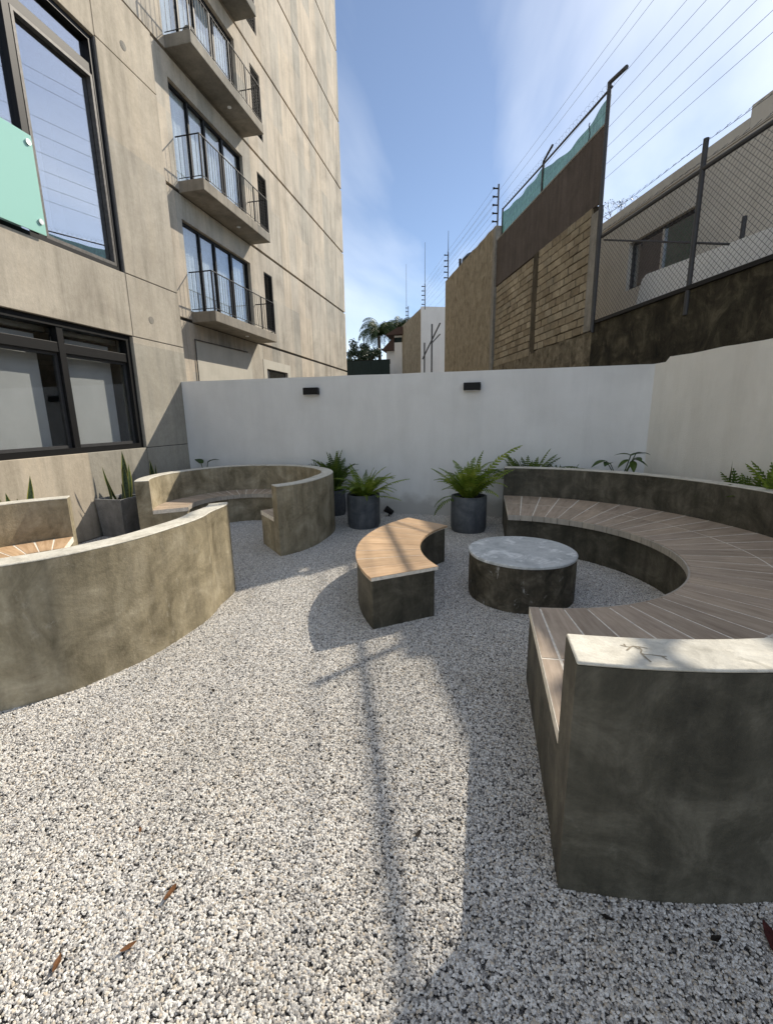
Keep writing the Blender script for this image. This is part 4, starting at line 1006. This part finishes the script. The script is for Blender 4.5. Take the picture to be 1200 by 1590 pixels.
snake_plant((-4.9,3.66), 'snake plant with one long leaning leaf by the building, next to the weathered bench', [(0,.02,-.03,.22,.985,.03,(0,.03,0),.8),(0,.0,-.02,.03,.76,.03,(0,0,0),.5),(.02,-.05,-.0,-.09,.84,.035,(0,0,0),.9),(.0,-.08,-.0,-.16,.80,.03,(0,0,0),1.4)], None, .14, .42)
snake_plant(W(-1.52,-.13,0).xy, 'single dark spike leaf plant at the off-white wall behind the half-round bench', [(0,0,0,0,1.04,.034,(0,.0,0),.2),(.04,.02,.05,.03,.9,.03,(0,0,0),1.2)], None, .10, .40)
def broad_plant(loc, label, leaves, r=.13, h=.36):
    t = thing('broad_leaf_plant', (*loc, 0), label, 'plant', 'broad-leaved plants along the white wall'); round_pot(t, (*loc, 0), r, h); x, y = loc
    for tx, ty, tz, L_, az, pitch, wd in leaves:
        st = MB(); e = Vector((x+tx, y+ty, tz)); st.path([Vector((x,y,h-.06)), Vector((x+tx*.4, y+ty*.4, h+(tz-h)*.65)), e], .006, 5); part('stem', st, 'broad', t)
        m_ = MB(); d = Vector((math.cos(az)*math.cos(pitch), math.sin(az)*math.cos(pitch), math.sin(pitch))); sd = Vector((0,0,1)).cross(d).normalized(); up = d.cross(sd); n = 8; P = []
        for i in range(n+1):
            u = i/n; ww = wd*math.sin(math.pi*min(.999,(u*.9+.10)))**.8*(1.15-u*.6); c = e+d*L_*u-Vector((0,0,1))*L_*.35*u*u
            P.append((c-sd*ww+up*ww*.25, c, c+sd*ww+up*ww*.25))
        for a, b in zip(P, P[1:]): m_.quad(a[0],a[1],b[1],b[0]); m_.quad(a[1],a[2],b[2],b[1])
        part('leaf', m_, 'broad', t, smooth=60)
broad_plant((-4.72,6.72), 'plant with two broad green leaves above the rim of the corner horseshoe bench', [(-.06,0,.82,.26,2.6,.65,.075),(.07,0,.84,.24,.3,.55,.07)])
broad_plant((1.84,6.55), 'philodendron with several glossy lobed leaves behind the half-round bench', [(.10,0,.99,.22,0.2,.45,.055),(.10,0,1.0,.22,2.9,.30,.055),(.12,-.04,.95,.20,5.6,-.1,.055),(.08,-.02,.94,.20,3.7,-.2,.05),(.12,-.03,.92,.18,4.6,-.5,.05),(.16,0,1.02,.22,.3,.25,.05),(.14,-.05,.97,.18,4.9,.1,.05),(-.20,0,.92,.22,3.5,-.05,.075),(-.16,-.03,.90,.17,4.1,.1,.065)])
broad_plant((-2.74,6.82), 'thin sprig with small leaves behind the corner horseshoe bench', [(.0,0,.88,.08,2.5,.3,.018),(.03,0,.84,.08,.2,.2,.016),(-.04,0,.82,.10,3.3,-.1,.02),(.02,0,.80,.09,5.6,.0,.02)], .09, .34)

# ------------------------------------------------------------------ small things on the gravel
def spotlight():
    t = thing('garden_spotlight', (-1.46,6.70,0), 'small black spotlight on the gravel beside the spreading fern pot', 'spotlight'); x, y = -1.46, 6.70
    m_ = MB(); m_.tube((x,y,-.02), (x,y,.07), .012, 8); part('stake', m_, 'black', t)
    m_ = MB(); m_.tube((x+.05,y+.03,.05), (x-.06,y+.0,.13), .042, 14, .055); part('head', m_, 'black', t, smooth=50)
spotlight()
def leaf_litter():
    spots = [(-.996,.813,'dryleaf',.022,'curled brown dry leaf on the sunny gravel near a darker twig'),(-.978,.974,'dryleaf',.028,'long thin reddish dry leaf on the sunny gravel'),(-1.169,.736,'dryleaf',.024,'ragged brown dry leaf lying in sunlit gravel'),(.72,1.196,'darkleaf',.02,'small black leaf scrap on shaded gravel in front of the half-round bench'),(.885,1.215,'maroon',.06,'dark maroon curled leaf lying by the outside of the half-round bench'),
             (-1.25,1.15,'dryleaf',.014,'small brown leaf fragment on the open gravel'),(-.2,1.35,'darkleaf',.02,'tiny dark leaf scrap at the edge of the shade'),(.42,1.19,'darkleaf',.02,'tiny black leaf scrap by the near corner of the half-round bench'),(-1.5,2.0,'darkleaf',.02,'small dark leaf on gravel beside the weathered horseshoe bench')]
    for i, (x, y, mt, s, lab) in enumerate(spots):
        rnd = random.Random(i*3+1); m_ = MB(); az = rnd.uniform(0,6.28); d = Vector((math.cos(az), math.sin(az), 0)); sd = Vector((-d.y, d.x, 0)); n = 6; P = []
        for k in range(n+1):
            u = k/n; ww = s*.42*math.sin(math.pi*min(.98,u*.9+.06))*rnd.uniform(.7,1.2); c = Vector((x,y,.0095))+d*s*2*(u-.5)+Vector((0,0,s*.16*(2*u-1)**2))
            P.append((c-sd*ww+Vector((0,0,ww*.3)), c, c+sd*ww+Vector((0,0,ww*.2))))
        for a, b in zip(P, P[1:]): m_.quad(a[0],a[1],b[1],b[0]); m_.quad(a[1],a[2],b[2],b[1])
        solo('dry_leaf', m_, mt, lab, 'leaf', 'dry leaves on the gravel', smooth=60)
leaf_litter()
